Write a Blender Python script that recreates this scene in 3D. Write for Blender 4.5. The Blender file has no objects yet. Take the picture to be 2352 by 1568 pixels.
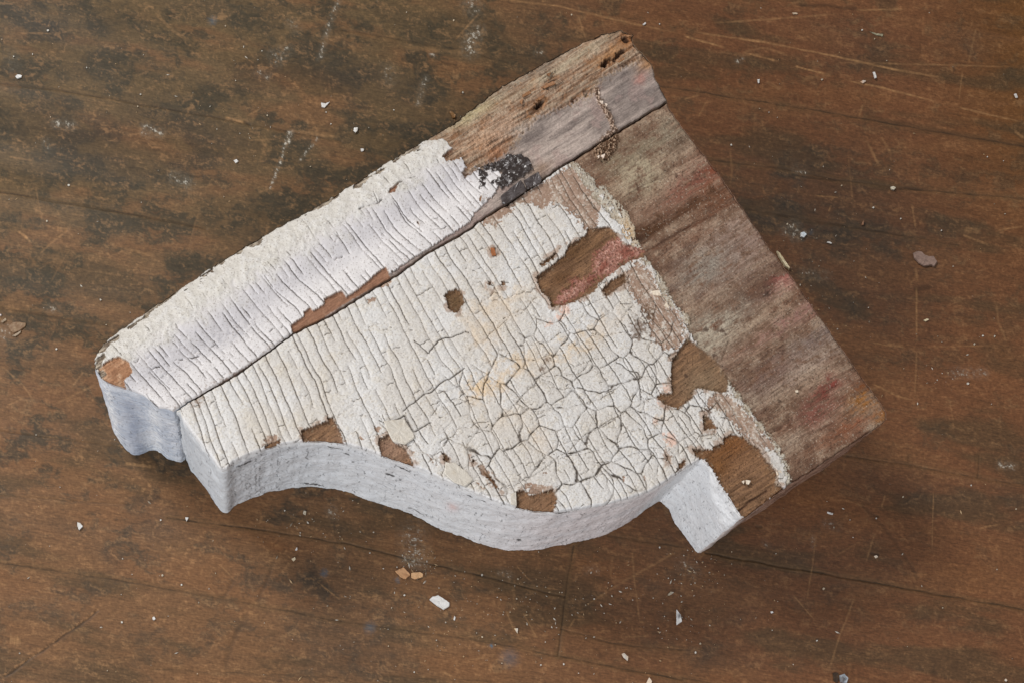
import bpy, math
import numpy as np
from mathutils import Matrix, Vector

# ------------------------------------------------------------------ camera
scene = bpy.context.scene
COL = scene.collection
CX, CY, F, H = 1176.0, 784.0, 3400.0, 0.75      # reference frame 2352 x 1568
NADIR = (575.0, 2100.0)
T = 0.080                                        # thickness of the bracket (m)
PX = 0.000235                                    # metres per reference unit
_d = np.array([NADIR[0]-CX, -(NADIR[1]-CY), -F]); _d /= np.linalg.norm(_d)
Zc = -_d
Xc = np.array([1., 0, 0]) - Zc[0]*Zc; Xc /= np.linalg.norm(Xc)
Yc = np.cross(Zc, Xc)
RM = np.array([Xc, Yc, Zc])
cam = bpy.data.cameras.new('camera'); camo = bpy.data.objects.new('camera', cam); COL.objects.link(camo)
cam.sensor_fit = 'HORIZONTAL'; cam.sensor_width = 36.0; cam.lens = 36.0*F/2352.0
cam.clip_start = 0.01; cam.clip_end = 50
mw = Matrix([list(r)+[0] for r in RM]+[[0, 0, 0, 1]]); mw.translation = Vector((0, 0, H))
camo.matrix_world = mw
scene.camera = camo

def un(x, y, z):
    x = np.asarray(x, float); y = np.asarray(y, float)
    rx, ry, rz = x-CX, -(y-CY), -F
    wx = RM[0, 0]*rx+RM[0, 1]*ry+RM[0, 2]*rz
    wy = RM[1, 0]*rx+RM[1, 1]*ry+RM[1, 2]*rz
    wz = RM[2, 0]*rx+RM[2, 1]*ry+RM[2, 2]*rz
    t = (z-H)/wz
    return wx*t, wy*t
TGT = np.array([*un(1176, 784, 0), 0.0])

# ------------------------------------------------------------------ light
world = bpy.data.worlds.new('World'); scene.world = world; world.use_nodes = True
bg = world.node_tree.nodes['Background']
bg.inputs[0].default_value = (0.95, 0.95, 1.0, 1); bg.inputs[1].default_value = 0.24

def area(name, pos, size, power, color):
    l = bpy.data.lights.new(name, 'AREA'); l.size = size; l.energy = power; l.color = color
    o = bpy.data.objects.new(name, l); COL.objects.link(o)
    p = Vector(TGT)+Vector(pos); o.location = p
    o.rotation_euler = (Vector(TGT)-p).to_track_quat('-Z', 'Y').to_euler()
area('window_light', (-1.1, 0.84, 1.48), 0.5, 29.5, (1.0, 0.975, 0.95))
area('cool_side_light', (-1.0, -1.35, 0.8), 1.0, 23.0, (0.93, 0.96, 1.0))
area('sheen_light', (0.9, -0.2, 1.8), 0.9, 5.0, (1.0, 0.93, 0.88))

vs = scene.view_settings
scene.display_settings.display_device = 'sRGB'
vs.view_transform = 'Standard'; vs.look = 'None'; vs.exposure = 0; vs.gamma = 1; vs.use_curve_mapping = False

# ------------------------------------------------------------------ numpy tools
rs = np.random.RandomState(7)
_ang = rs.rand(256, 256)*2*np.pi
GX, GY = np.cos(_ang).astype(np.float32), np.sin(_ang).astype(np.float32)
HT = rs.rand(256, 256).astype(np.float32)

def perlin(x, y, seed=0):
    x = np.asarray(x, np.float32)+seed*17.37; y = np.asarray(y, np.float32)+seed*31.71
    xi = np.floor(x).astype(np.int32); yi = np.floor(y).astype(np.int32)
    fx = x-xi; fy = y-yi
    u = fx*fx*fx*(fx*(fx*6-15)+10); v = fy*fy*fy*(fy*(fy*6-15)+10)
    def g(a, b, dx, dy):
        A = a & 255; B = b & 255
        return GX[A, B]*dx+GY[A, B]*dy
    n00 = g(xi, yi, fx, fy); n10 = g(xi+1, yi, fx-1, fy)
    n01 = g(xi, yi+1, fx, fy-1); n11 = g(xi+1, yi+1, fx-1, fy-1)
    return (n00*(1-u)+n10*u)*(1-v)*1.5+(n01*(1-u)+n11*u)*v*1.5

def fbm(x, y, octaves=4, seed=0, gain=.5):
    r = 0; a = 1; n = 0
    for k in range(octaves):
        r = r+a*perlin(x*2**k, y*2**k, seed+k*3); n += a; a *= gain
    return r/n*1.5
def hsh(i, j, seed=0):
    return HT[(np.asarray(i).astype(np.int64)*73+seed*7) & 255, (np.asarray(j).astype(np.int64)*131+seed*53+np.asarray(i).astype(np.int64)) & 255]
def ss(a, b, x):
    t = np.clip((x-a)/(b-a), 0, 1); return t*t*(3-2*t)
def C(r, g, b):
    c = np.array([r, g, b])/255.0
    return np.where(c <= .04045, c/12.92, ((c+.055)/1.055)**2.4).astype(np.float32)
def mix(base, col, m):
    m = np.clip(m, 0, 1)[..., None]
    return base*(1-m)+col*m

class Grid:
    def __init__(s, x0, y0, x1, y1, step):
        s.x0, s.y0, s.st = x0, y0, step
        s.nx = int((x1-x0)/step)+1; s.ny = int((y1-y0)/step)+1
        s.x = (x0+np.arange(s.nx)*step).astype(np.float32); s.y = (y0+np.arange(s.ny)*step).astype(np.float32)
        s.X, s.Y = np.meshgrid(s.x, s.y)
    def dist(s, pts, band, param=False):
        """distance to a polyline, clipped to band; done in small windows"""
        D = np.full(s.X.shape, band, np.float32); P = np.zeros(s.X.shape, np.float32) if param else None
        pts = np.asarray(pts, float)
        L = np.hypot(*(pts[1:]-pts[:-1]).T); tot = max(L.sum(), 1e-6); acc = 0
        for k in range(len(pts)-1):
            a, b = pts[k], pts[k+1]
            i0 = max(int((min(a[0], b[0])-band-s.x0)/s.st), 0); i1 = min(int((max(a[0], b[0])+band-s.x0)/s.st)+2, s.nx)
            j0 = max(int((min(a[1], b[1])-band-s.y0)/s.st), 0); j1 = min(int((max(a[1], b[1])+band-s.y0)/s.st)+2, s.ny)
            if i1 > i0 and j1 > j0 and L[k] > 1e-6:
                x = s.X[j0:j1, i0:i1]-a[0]; y = s.Y[j0:j1, i0:i1]-a[1]; d = (b-a)
                t = np.clip((x*d[0]+y*d[1])/(L[k]**2), 0, 1)
                q = np.hypot(x-t*d[0], y-t*d[1]); w = D[j0:j1, i0:i1]
                if param:
                    P[j0:j1, i0:i1] = np.where(q < w, (acc+t*L[k])/tot, P[j0:j1, i0:i1])
                D[j0:j1, i0:i1] = np.minimum(w, q)
            acc += L[k]
        return (D, P) if param else D
    def window(s, pts, band):
        p = np.asarray(pts, float)
        i0 = max(int((p[:, 0].min()-band-s.x0)/s.st), 0); i1 = min(int((p[:, 0].max()+band-s.x0)/s.st)+3, s.nx)
        j0 = max(int((p[:, 1].min()-band-s.y0)/s.st), 0); j1 = min(int((p[:, 1].max()+band-s.y0)/s.st)+3, s.ny)
        if i1-i0 < 3 or j1-j0 < 3: return None, None
        v = Grid.__new__(Grid); v.st = s.st; v.x = s.x[i0:i1]; v.y = s.y[j0:j1]; v.x0 = float(v.x[0]); v.y0 = float(v.y[0])
        v.nx = i1-i0; v.ny = j1-j0; sl = (slice(j0, j1), slice(i0, i1)); v.X = s.X[sl]; v.Y = s.Y[sl]
        return v, sl
    def sdf(s, pts, band=30):
        pts = np.asarray(pts, float); cl = np.vstack([pts, pts[:1]])
        D = s.dist(cl, band)
        ins = np.zeros(s.X.shape, bool)
        j0 = max(int((pts[:, 1].min()-s.y0)/s.st)-1, 0); j1 = min(int((pts[:, 1].max()-s.y0)/s.st)+2, s.ny)
        for j in range(j0, j1):
            y = s.y[j]+.0137
            a = cl[:-1]; b = cl[1:]; c = (a[:, 1] > y) != (b[:, 1] > y)
            if c.any():
                xs = a[c, 0]+(y-a[c, 1])/(b[c, 1]-a[c, 1])*(b[c, 0]-a[c, 0])
                ins[j] = (np.searchsorted(np.sort(xs), s.x) % 2) == 1
        return np.where(ins, -D, D)

def resample(pts, step=3.0, closed=False, smooth=0):
    pts = np.asarray(pts, float)
    if closed: pts = np.vstack([pts, pts[:1]])
    L = np.hypot(*(pts[1:]-pts[:-1]).T); c = np.concatenate([[0], np.cumsum(L)])
    n = max(int(c[-1]/step), 2); t = np.linspace(0, c[-1], n+1)
    q = np.stack([np.interp(t, c, pts[:, 0]), np.interp(t, c, pts[:, 1])], 1)
    if closed: q = q[:-1]
    for _ in range(smooth):
        if closed: q = (np.roll(q, 1, 0)+q*2+np.roll(q, -1, 0))/4
        else: q[1:-1] = (q[:-2]+2*q[1:-1]+q[2:])/4
    return q
def wiggle(q, amp, sc, seed=0):
    t = np.arange(len(q))/sc
    return q+np.stack([fbm(t, t*0+.5, 3, seed), fbm(t, t*0+9.5, 3, seed+5)], 1)*amp

# conversions from the enlarged working views to the reference frame
def P(ox, oy, k):
    return lambda *p: [(ox+k*a, oy+k*b) for a, b in p]
A1 = P(188.2, 658.6, .36); A2 = P(564.5, 282.2, .36); A3 = P(1034.9, 47, .36)
A4 = P(752.6, 846.7, .3); A5 = P(1176, 470.4, .36); A6 = P(1364.2, 846.7, .3)
TL = P(0, 0, .3336); BL = P(0, 1045.2, .3336); BM = P(784.6, 1139.3, .3333)
BR = P(1568.3, 1045.2, .3336); TR = P(1568.3, 0, .3336); TM = P(784.6, 0, .3333)
RT = P(1787.5, 376.3, .36); LM = P(0, 470.4, .3)

# ------------------------------------------------------------------ mesh + material helpers
def mesh_obj(name, V, Fc, col, mat, parent=None, smooth=True):
    V = np.asarray(V, np.float32); Fc = np.asarray(Fc, np.int32)
    me = bpy.data.meshes.new(name)
    me.vertices.add(len(V)); me.vertices.foreach_set('co', V.ravel())
    n, k = Fc.shape
    me.loops.add(n*k); me.loops.foreach_set('vertex_index', Fc.ravel())
    me.polygons.add(n); me.polygons.foreach_set('loop_start', np.arange(n, dtype=np.int32)*k)
    me.polygons.foreach_set('use_smooth', np.full(n, smooth))
    me.update(calc_edges=True); me.validate()
    if col is not None:
        at = me.color_attributes.new('tint', 'FLOAT_COLOR', 'POINT')
        c = np.ones((len(V), 4), np.float32); c[:, :3] = np.clip(col, 0.002, 0.95)
        at.data.foreach_set('color', c.ravel())
    me.materials.append(mat)
    o = bpy.data.objects.new(name, me); COL.objects.link(o)
    if parent: o.parent = parent
    return o

def material(name, rough=.6, spec=.4, grain=None, gscale=900, gamp=.25, bump=.25, bscale=1400, color=None, rvar=0, coat=0):
    m = bpy.data.materials.new(name); m.use_nodes = True
    nt = m.node_tree; N = nt.nodes; L = nt.links; b = N['Principled BSDF']
    if color is None:
        a = N.new('ShaderNodeAttribute'); a.attribute_name = 'tint'; csock = a.outputs['Color']
    else:
        a = N.new('ShaderNodeRGB'); a.outputs[0].default_value = (*color, 1); csock = a.outputs[0]
    tc = N.new('ShaderNodeTexCoord'); mp = N.new('ShaderNodeMapping')
    L.new(tc.outputs['Object'], mp.inputs[0])
    if grain is not None:                         # (angle, squash) : noise drawn out along the wood grain
        mp.vector_type = 'TEXTURE'
        mp.inputs['Rotation'].default_value = (0, 0, grain[0]); mp.inputs['Scale'].default_value = (grain[1], 1, 1)
    n1 = N.new('ShaderNodeTexNoise'); n1.inputs['Scale'].default_value = gscale; n1.inputs['Detail'].default_value = 4
    n1.inputs['Roughness'].default_value = .65
    L.new(mp.outputs[0], n1.inputs['Vector'])
    mr = N.new('ShaderNodeMapRange'); mr.inputs['From Min'].default_value = .3; mr.inputs['From Max'].default_value = .7
    mr.inputs['To Min'].default_value = 1-gamp; mr.inputs['To Max'].default_value = 1+gamp
    L.new(n1.outputs['Fac'], mr.inputs['Value'])
    mul = N.new('ShaderNodeVectorMath'); mul.operation = 'SCALE'
    L.new(csock, mul.inputs[0]); L.new(mr.outputs[0], mul.inputs['Scale'])
    L.new(mul.outputs[0], b.inputs['Base Color'])
    b.inputs['Roughness'].default_value = rough
    b.inputs['Specular IOR Level'].default_value = spec
    if coat: b.inputs['Coat Weight'].default_value = coat; b.inputs['Coat Roughness'].default_value = .35
    if rvar:
        n3 = N.new('ShaderNodeTexNoise'); n3.inputs['Scale'].default_value = 35; n3.inputs['Detail'].default_value = 6
        L.new(mp.outputs[0], n3.inputs['Vector'])
        m3 = N.new('ShaderNodeMapRange'); m3.inputs['From Min'].default_value = .35; m3.inputs['From Max'].default_value = .65
        m3.inputs['To Min'].default_value = rough-rvar; m3.inputs['To Max'].default_value = rough+rvar
        L.new(n3.outputs['Fac'], m3.inputs['Value']); L.new(m3.outputs[0], b.inputs['Roughness'])
    n2 = N.new('ShaderNodeTexNoise'); n2.inputs['Scale'].default_value = bscale; n2.inputs['Detail'].default_value = 3
    L.new(mp.outputs[0], n2.inputs['Vector'])
    bp = N.new('ShaderNodeBump'); bp.inputs['Strength'].default_value = bump; bp.inputs['Distance'].default_value = .0004
    L.new(n2.outputs['Fac'], bp.inputs['Height']); L.new(bp.outputs[0], b.inputs['Normal'])
    return m

def merge(parts):
    Vs, Fs, Cs = [], [], []; n = 0
    for V, Fq, c in parts:
        Vs.append(V); Fs.append(Fq+n); Cs.append(c); n += len(V)
    return np.vstack(Vs), np.vstack(Fs), np.vstack(Cs)

def thing(name, label, cat, loc=(0, 0, 0), group=None):
    o = bpy.data.objects.new(name, None); COL.objects.link(o); o.location = loc
    o.empty_display_size = .01
    o['label'] = label; o['category'] = cat
    if group: o['group'] = group
    return o
def tag(o, label, cat, group=None):
    o['label'] = label; o['category'] = cat
    if group: o['group'] = group
    return o

_gx, _gy = un(np.array([404., 1404.]), np.array([943., 943-628.5]), T)
G_ANG = math.atan2(_gy[1]-_gy[0], _gx[1]-_gx[0])
_gx, _gy = un(np.array([400., 1400.]), np.array([700., 872.]), 0)
P_ANG = math.atan2(_gy[1]-_gy[0], _gx[1]-_gx[0])

M_paint = material('old_paint', .6, .35, gscale=1500, gamp=.04, bump=.14, bscale=1500)
M_side = material('fresh_side_paint', .5, .4, gscale=1300, gamp=.05, bump=.3, bscale=1100)
M_wood = material('weathered_wood', .8, .2, grain=(G_ANG, 7), gscale=1500, gamp=.28, bump=.6, bscale=1500)
M_under = material('taupe_undercoat', .5, .4, gscale=1500, gamp=.06, bump=.2)
M_putty = material('dried_putty', .8, .2, gscale=1200, gamp=.16, bump=.8, bscale=1200)
M_tar = material('black_tar', .3, .6, gscale=900, gamp=.15, bump=.5, bscale=700)
M_floor = material('worn_varnished_floor', .58, .26, grain=(P_ANG, 6), gscale=1500, gamp=.27, bump=.25, bscale=900, rvar=.1)

# ------------------------------------------------------------------ floor
def floor_sheet(g, drop=0.0, hole=None):
    rs.seed(12)
    X, Y = g.X, g.Y
    a = X*.9855+Y*.1695; c = -X*.1695+Y*.9855          # along / across the boards
    w = fbm(X/160, Y/160, 3, 3)*14
    # board zones: each lamella its own tone
    wa = a+18*fbm(X/40, Y/40, 3, 13, .6); wc = c+9*fbm(X/40, Y/40, 3, 17, .6)
    n1 = fbm(a/330, c/90, 4, 11); n2 = fbm(wa/70, wc/38, 5, 21, .68); n3 = fbm(wa/24, wc/13, 4, 31, .75); n4 = fbm(a/130, c/5.0, 2, 41)
    n5 = fbm(wa/135, wc/85, 6, 51, .68); n6 = fbm(X/7, Y/7, 3, 61, .8)
    right = ss(900, 1700, X)
    top = ss(1000, 300, Y)*(1-right)
    base = mix(np.broadcast_to(C(111, 79, 51), X.shape+(3,)), C(92, 73, 47), top)
    base = mix(base, C(106, 69, 43), right)
    base = mix(base, C(98, 64, 24), ss(2050, 2420, X)*ss(800, 100, Y)*.75)
    base = mix(base, C(116, 79, 49), ss(.05, .5, n1)*.5)
    base = mix(base, C(72, 58, 38), ss(-.05, -.5, n1)*.6)
    # dark grey-green grime in irregular islands
    gm = n5+.45*n2+.25*n3
    thr = .12+.12*right-.12*top+.10*ss(900, 1300, Y)
    grime = ss(thr-.2, thr+.3, gm)
    base = mix(base, mix(np.broadcast_to(C(56, 49, 34), X.shape+(3,)), C(60, 51, 39), ss(600, 1300, Y)), grime*(.9-.45*right)*ss(1900, 900, Y-.0*X)**.6)
    for bx, by, rx, ry, st in [(1850, 470, 260, 130, .75), (1950, 700, 180, 130, .4), (1990, 560, 200, 200, .35), (2130, 1130, 260, 60, .35), (250, 330, 240, 60, .45), (700, 1130, 170, 60, .3),
                               (740, 1330, 120, 90, .55), (760, 1480, 110, 90, .5), (2230, 100, 60, 60, .3), (1950, 110, 120, 60, .3), (110, 60, 160, 70, .4),
                               (880, 1500, 90, 90, .4), (1560, 1370, 230, 150, .3), (1250, 80, 90, 120, .25), (860, 200, 160, 90, .4), (1750, 1290, 300, 60, .3),
                               (380, 1210, 70, 35, .6), (240, 1290, 30, 30, .6), (1640, 1510, 110, 50, .4), (160, 1200, 60, 25, .3)]:
        dd = ((X-bx+w*2)/rx)**2+((Y-by-w*2-.17*(X-bx))/ry)**2
        base = mix(base, C(58, 50, 41), np.exp(-dd)*st*(.6+.8*np.clip(n5+n2*.8+.3, 0, 1)))  # darker patches at set spots, deepest right of the bracket
    for bx, by, rx, ry, st in [(2250, 1330, 180, 60, .5), (1900, 1170, 160, 50, .45), (1380, 1300, 110, 45, .6), (350, 320, 200, 50, .2), (470, 1180, 140, 35, .35),
                               (1000, 1230, 120, 30, .35), (2300, 830, 160, 100, .35), (640, 1255, 40, 14, .5), (1640, 1560, 60, 30, .5), (660, 190, 130, 40, .3), (2000, 230, 180, 30, .3)]:
        dd = ((X-bx)/rx)**2+((Y-by-.17*(X-bx))/ry)**2
        base = mix(base, C(118, 76, 44), np.exp(-dd)*st*(.55+.9*np.clip(n2+.3, 0, 1)))
    # worn lighter fibres
    wear = ss(.05, .75, n3*.8+n2*.5+n6*.35)
    base = mix(base, C(142, 106, 70), wear*(.42-.16*right))
    base = base*(1+.10*n4+.30*n6+.22*n3+.10*n2)[..., None]
    z = fbm(a/200, c/120, 2, 71)*1.2+n6*.10+n4*.12
    def poly(pts, wg=1.5, sc=9, seed=0): return wiggle(resample(pts, 5), wg, sc, seed)
    # seams between boards
    seams = [TR((-300, 570), (0, 620), (400, 680), (850, 750), (1200, 810), (1700, 900), (2349, 1010)),
             TR((180, 1105), (700, 1165), (1050, 1240), (1650, 1310), (2349, 1370)), TR((430, 1440), (900, 1520), (1250, 1575), (1900, 1690)),
             TL((0, 575), (400, 620), (1100, 740), (1700, 850), (2352, 975)), TL((0, 1320), (650, 1430), (1300, 1550), (1420, 1575)),
             TM((0, 210), (550, 300), (900, 360), (1150, 440)), BL((0, 740), (450, 800), (1200, 925), (2060, 1085), (2352, 1140)),
             BL((1150, 430), (1700, 495), (2352, 600)), BM((0, 310), (450, 430), (900, 530), (1540, 690)), BL((1050, 1470), (2352, 1530)), BL((0, 280), (900, 340)),
             BM((1600, 340), (1555, 600), (1490, 1095)), BM((1510, 910), (1850, 1010), (2352, 1060)), BM((1490, 1095), (1900, 1180), (2352, 1260)),
             BM((1830, 265), (2352, 350)), BM((0, 860), (400, 920), (1000, 1000), (1480, 1095)), BM((300, 1240), (1000, 1270)),
             BR((150, 670), (900, 800), (1400, 890), (2349, 1060)), BR((1130, 0), (1550, 60), (2030, 155), (2400, 200)), BR((2040, 0), (2035, 150)), BR((1550, 0), (1550, 50)),
             BR((0, 1530), (400, 1600)), [(0, 990), (310, 1032)], LM((0, 790), (350, 850), (850, 930))]
    wts = [.7, .75, .5, .55, .8, .4, .7, .8, 1, .4, .35, .85, .55, .85, .6, .55, .3, 1, .6, .5, .4, .4, .4, .6]
    for k, (s_, wt) in enumerate(zip(seams, wts)):
        pp = poly(s_, 2.2, 14, 80+k); v, sl = g.window(pp, 16)
        if v is None: continue
        d = v.dist(pp, 14)
        br = .45+.9*np.clip(fbm(a[sl]/50, c[sl]/50, 2, 90+k)+.45, 0, 1)
        m = ss(2.6, .6, d)*br*wt
        b_ = mix(base[sl], C(40, 28, 18), m*.85)
        b_ = mix(b_, C(128, 98, 60), ss(7, 2, np.abs(d-4))*.14*wt)
        base[sl] = mix(b_, C(60, 48, 32), ss(14, 2, d)*.22*wt)
        z[sl] = z[sl]-2.2*ss(3.4, .4, d)*wt
    # long scratches (position, width, strength)
    S = [(TM((1100, 0), (1500, 45), (1900, 140), (2352, 240)), 2.6, .6), (TR((0, 210), (550, 290), (1100, 400), (1500, 490), (1880, 550)), 2.6, .75),
         (TR((0, 245), (310, 335)), 2.6, .8), (TR((410, 360), (670, 430)), 2.2, .8), (TR((765, 455), (1000, 515)), 2.4, .9), (TR((1090, 545), (1350, 600), (1800, 715)), 2.2, .7),
         (TR((1880, 735), (2349, 845)), 2.2, .6), (TR((1030, 430), (2349, 465)), 2, .4), (TR((180, 160), (600, 135), (1100, 95)), 2.6, .5), (TR((1180, 70), (1550, 65)), 2.4, .55),
         (TR((2025, 180), (1965, 440)), 3, .35), (TR((1925, 480), (1900, 700)), 1.6, .45), (TR((1270, 980), (1360, 1160)), 4, .4), (TR((1240, 720), (1215, 810)), 2.6, .55),
         (TR((1360, 940), (1440, 1080)), 4, .3), (TR((410, 360), (560, 330), (740, 385)), 3, .35), (TR((325, 1010), (340, 1180), (320, 1300)), 3, .25), (TR((810, 555), (1040, 505)), 6, .3),
         (TR((570, 560), (680, 620)), 6, .3), (TR((160, 700), (100, 820)), 2, .4), (TR((0, 690), (120, 655)), 2.5, .35),
         (BR((920, 540), (880, 830), (850, 1030)), 2, .45), (BR((1190, 950), (1070, 1270), (1000, 1500)), 2.4, .45), (BR((1325, 530), (1255, 750)), 2, .5), (BR((1395, 270), (1365, 360)), 2, .5),
         (BR((1725, 240), (1715, 670)), 1.6, .5), (BR((755, 955), (915, 1140)), 1.8, .5), (BR((2030, 500), (2200, 470)), 2, .4), (BR((1240, 580), (1050, 690), (1040, 720)), 2, .3),
         (BM((1180, 620), (1200, 800)), 5, .3), (BM((2352, 360), (2000, 550), (1600, 800)), 3, .35), (BM((1250, 800), (1350, 980)), 2, .45), (BM((1610, 840), (1560, 910)), 2, .5),
         (BM((860, 1130), (1000, 1105)), 1.6, .55), (BM((1950, 970), (2120, 960)), 1.6, .5), (BM((1130, 780), (1190, 930)), 2, .45), (BM((2000, 350), (2020, 600), (2060, 910)), 2, .4),
         (BM((1870, 400), (1850, 560)), 3, .3), (BM((1200, 470), (1310, 590)), 1.6, .5), (BM((180, 700), (260, 680)), 2, .5),
         (BL((2200, 880), (2352, 1000)), 2, .5), (BL((1500, 740), (1620, 860)), 2, .4), (BL((850, 55), (1090, 80)), 4, .65), (RT((880, 780), (885, 1150)), 2, .6), (RT((885, 1180), (870, 1500)), 2, .4),
         (RT((600, 1400), (760, 1480), (880, 1510)), 2.6, .5), (RT((580, 1140), (820, 1170)), 1.8, .45), (RT((940, 1165), (1400, 1160)), 1.8, .35), (RT((1400, 425), (1568, 400)), 2.4, .55),
         (RT((1170, 450), (1360, 525)), 3, .5), (RT((850, 250), (880, 420)), 3, .4), (RT((1390, 880), (1400, 1000), (1460, 1150)), 3, .3), (RT((500, 700), (640, 750)), 3, .4),
         (RT((225, 205), (400, 215)), 2, .5), (RT((340, 260), (320, 310)), 2, .5), (RT((875, 660), (885, 740)), 4, .4), (RT((1180, 420), (1300, 430)), 10, .35),
         (LM((130, 200), (190, 240), (245, 300)), 3.5, .8), (LM((530, 190), (400, 290), (285, 400)), 2.6, .5), (LM((430, 190), (530, 200)), 9, .4), (LM((930, 330), (1210, 400)), 4, .4),
         (LM((20, 1240), (170, 1370), (290, 1540)), 3, .5), (LM((640, 1270), (540, 1400)), 2, .5), (LM((740, 1370), (400, 1530)), 3, .35), (LM((60, 1530), (190, 1470)), 2.6, .4),
         (TL((1060, 80), (1200, 220), (1330, 300)), 5, .35), (TL((1540, 810), (1700, 850)), 4, .6), (TL((1960, 895), (2352, 950)), 5, .4), (TL((60, 1080), (240, 1110)), 2.6, .5),
         (TL((1700, 800), (1800, 745)), 2, .5), (TL((120, 230), (380, 235)), 2, .4), (TL((1700, 965), (1950, 960)), 2, .35), (TM((780, 280), (950, 95)), 2.4, .5), (TM((1630, 110), (1690, 290)), 2, .45),
         (TM((1780, 60), (1815, 240)), 2, .3), (TM((60, 150), (90, 400)), 6, .2), (TM((420, 330), (900, 370)), 8, .25), (TM((720, 150), (880, 190)), 9, .3),
         (BL((60, 1270), (150, 1275)), 13, .6), (BL((0, 885), (50, 890)), 3, .4), (BM((700, 1210), (760, 1240)), 3, .6), (TR((2280, 900), (2349, 960)), 4, .5)]
    for k in range(170):
        x = rs.rand()*2400; y = rs.rand()*1600; th = rs.choice([rs.rand()*6.28, 1.72+rs.randn()*.15, .17+rs.randn()*.12]); l = rs.rand()**2*110+10
        S.append(([(x, y), (x+l*.5*math.cos(th)+rs.randn(), y+l*.5*math.sin(th)+rs.randn()*2), (x+l*math.cos(th), y+l*math.sin(th))], 1.3+rs.rand()*1.2, .05+rs.rand()**2*.28))
    for k, (s_, wd, st) in enumerate(S):
        pp = poly(s_, 1.2, 12, 130+k); v, sl = g.window(pp, 16)
        if v is None: continue
        d, p = v.dist(pp, 14, True)
        fade = ss(0, .12, p)*ss(1, .8, p)
        rough = .65+.5*np.clip(perlin(v.X/7, v.Y/7, k)+.4, 0, 1)
        wd2 = wd*(.6+.5*perlin(p*8, p*0, k)+.3)
        m = ss(wd2+1.0, wd2*.25, d)*fade*rough*st
        m = m*(.55+.45*np.clip(perlin(p*14, p*0+.3, k+7)*1.6+.5, 0, 1))
        base[sl] = mix(base[sl], C(164, 124, 82), m)
        z[sl] = z[sl]-.5*m
    # dark drag marks and pits
    for k, (s_, wd, st) in enumerate([(TR((1270, 800), (1700, 900), (2349, 1000)), 9, .35), (RT((90, 75), (370, 105)), 2.5, .7), (RT((0, 330), (60, 340)), 3, .8), (RT((100, 365), (420, 400), (800, 460)), 2.5, .5),
                                      (BR((1230, 330), (1420, 540), (1530, 700), (1620, 850)), 5, .4), (BR((1720, 1380), (1740, 1568)), 9, .3), (RT((700, 160), (920, 160)), 4, .6), (RT((880, 800), (960, 790)), 8, .6),
                                      (BL((1880, 740), (1780, 990)), 5, .45), (BL((1610, 860), (1540, 970)), 6, .4), (BL((1690, 1110), (1600, 1280), (1550, 1450)), 8, .4), (TM((690, 430), (790, 445)), 2, .7),
                                      (TL((1320, 1210), (1395, 1212)), 3, .7), (TL((1155, 98), (1200, 96)), 2.5, .7), (TL((1690, 845), (1720, 862)), 4, .8), (TR((800, 35), (960, 42), (1180, 60)), 4, .6),
                                      (BL((30, 1520), (300, 1340), (500, 1200), (680, 1070)), 3.2, .85), (BR((1300, 680), (1340, 690)), 5, .7), (BR((510, 490), (540, 490)), 5, .7), (BR((1320, 410), (1345, 425)), 3, .8),
                                      (RT((150, 480), (165, 492)), 5, .9)]):
        pp = poly(s_, 3, 6, 300+k); v, sl = g.window(pp, 20)
        if v is None: continue
        d = v.dist(pp, 20)
        m = ss(wd+1.5, wd*.2, d)*(.7+.5*n6[sl])*st
        base[sl] = mix(base[sl], C(40, 29, 18), m); z[sl] = z[sl]-1.4*m
    d = g.dist(poly(BL((34, 1505), (300, 1325), (500, 1185), (676, 1058)), 3, 6, 340), 20)
    base = mix(base, C(150, 112, 76), ss(3, 1, d)*np.clip(.4+n6*2, 0, 1)*.7)
    # white scuffs, powder and blue specks
    def dots(s_, wd, st, dens, sc=4, col=C(190, 184, 170)):
        nonlocal base
        pp = poly(s_, 2, 9, int(wd*7)); v, sl = g.window(pp, 40)
        if v is None: return
        d = v.dist(pp, 60)
        n = fbm(v.X/9, v.Y/9, 4, int(wd)+int(s_[0][0]), .85)*1.0
        base[sl] = mix(base[sl], C(150, 142, 126), ss(wd*2.6, 0, d)*st*.30*np.clip(.5+n*1.2, 0, 1))
        base[sl] = mix(base[sl], col, ss(dens+.12, dens+.42, n*1.0+.38*ss(wd*1.5, 0, d))*ss(wd*1.8, wd*.2, d)*st)
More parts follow.
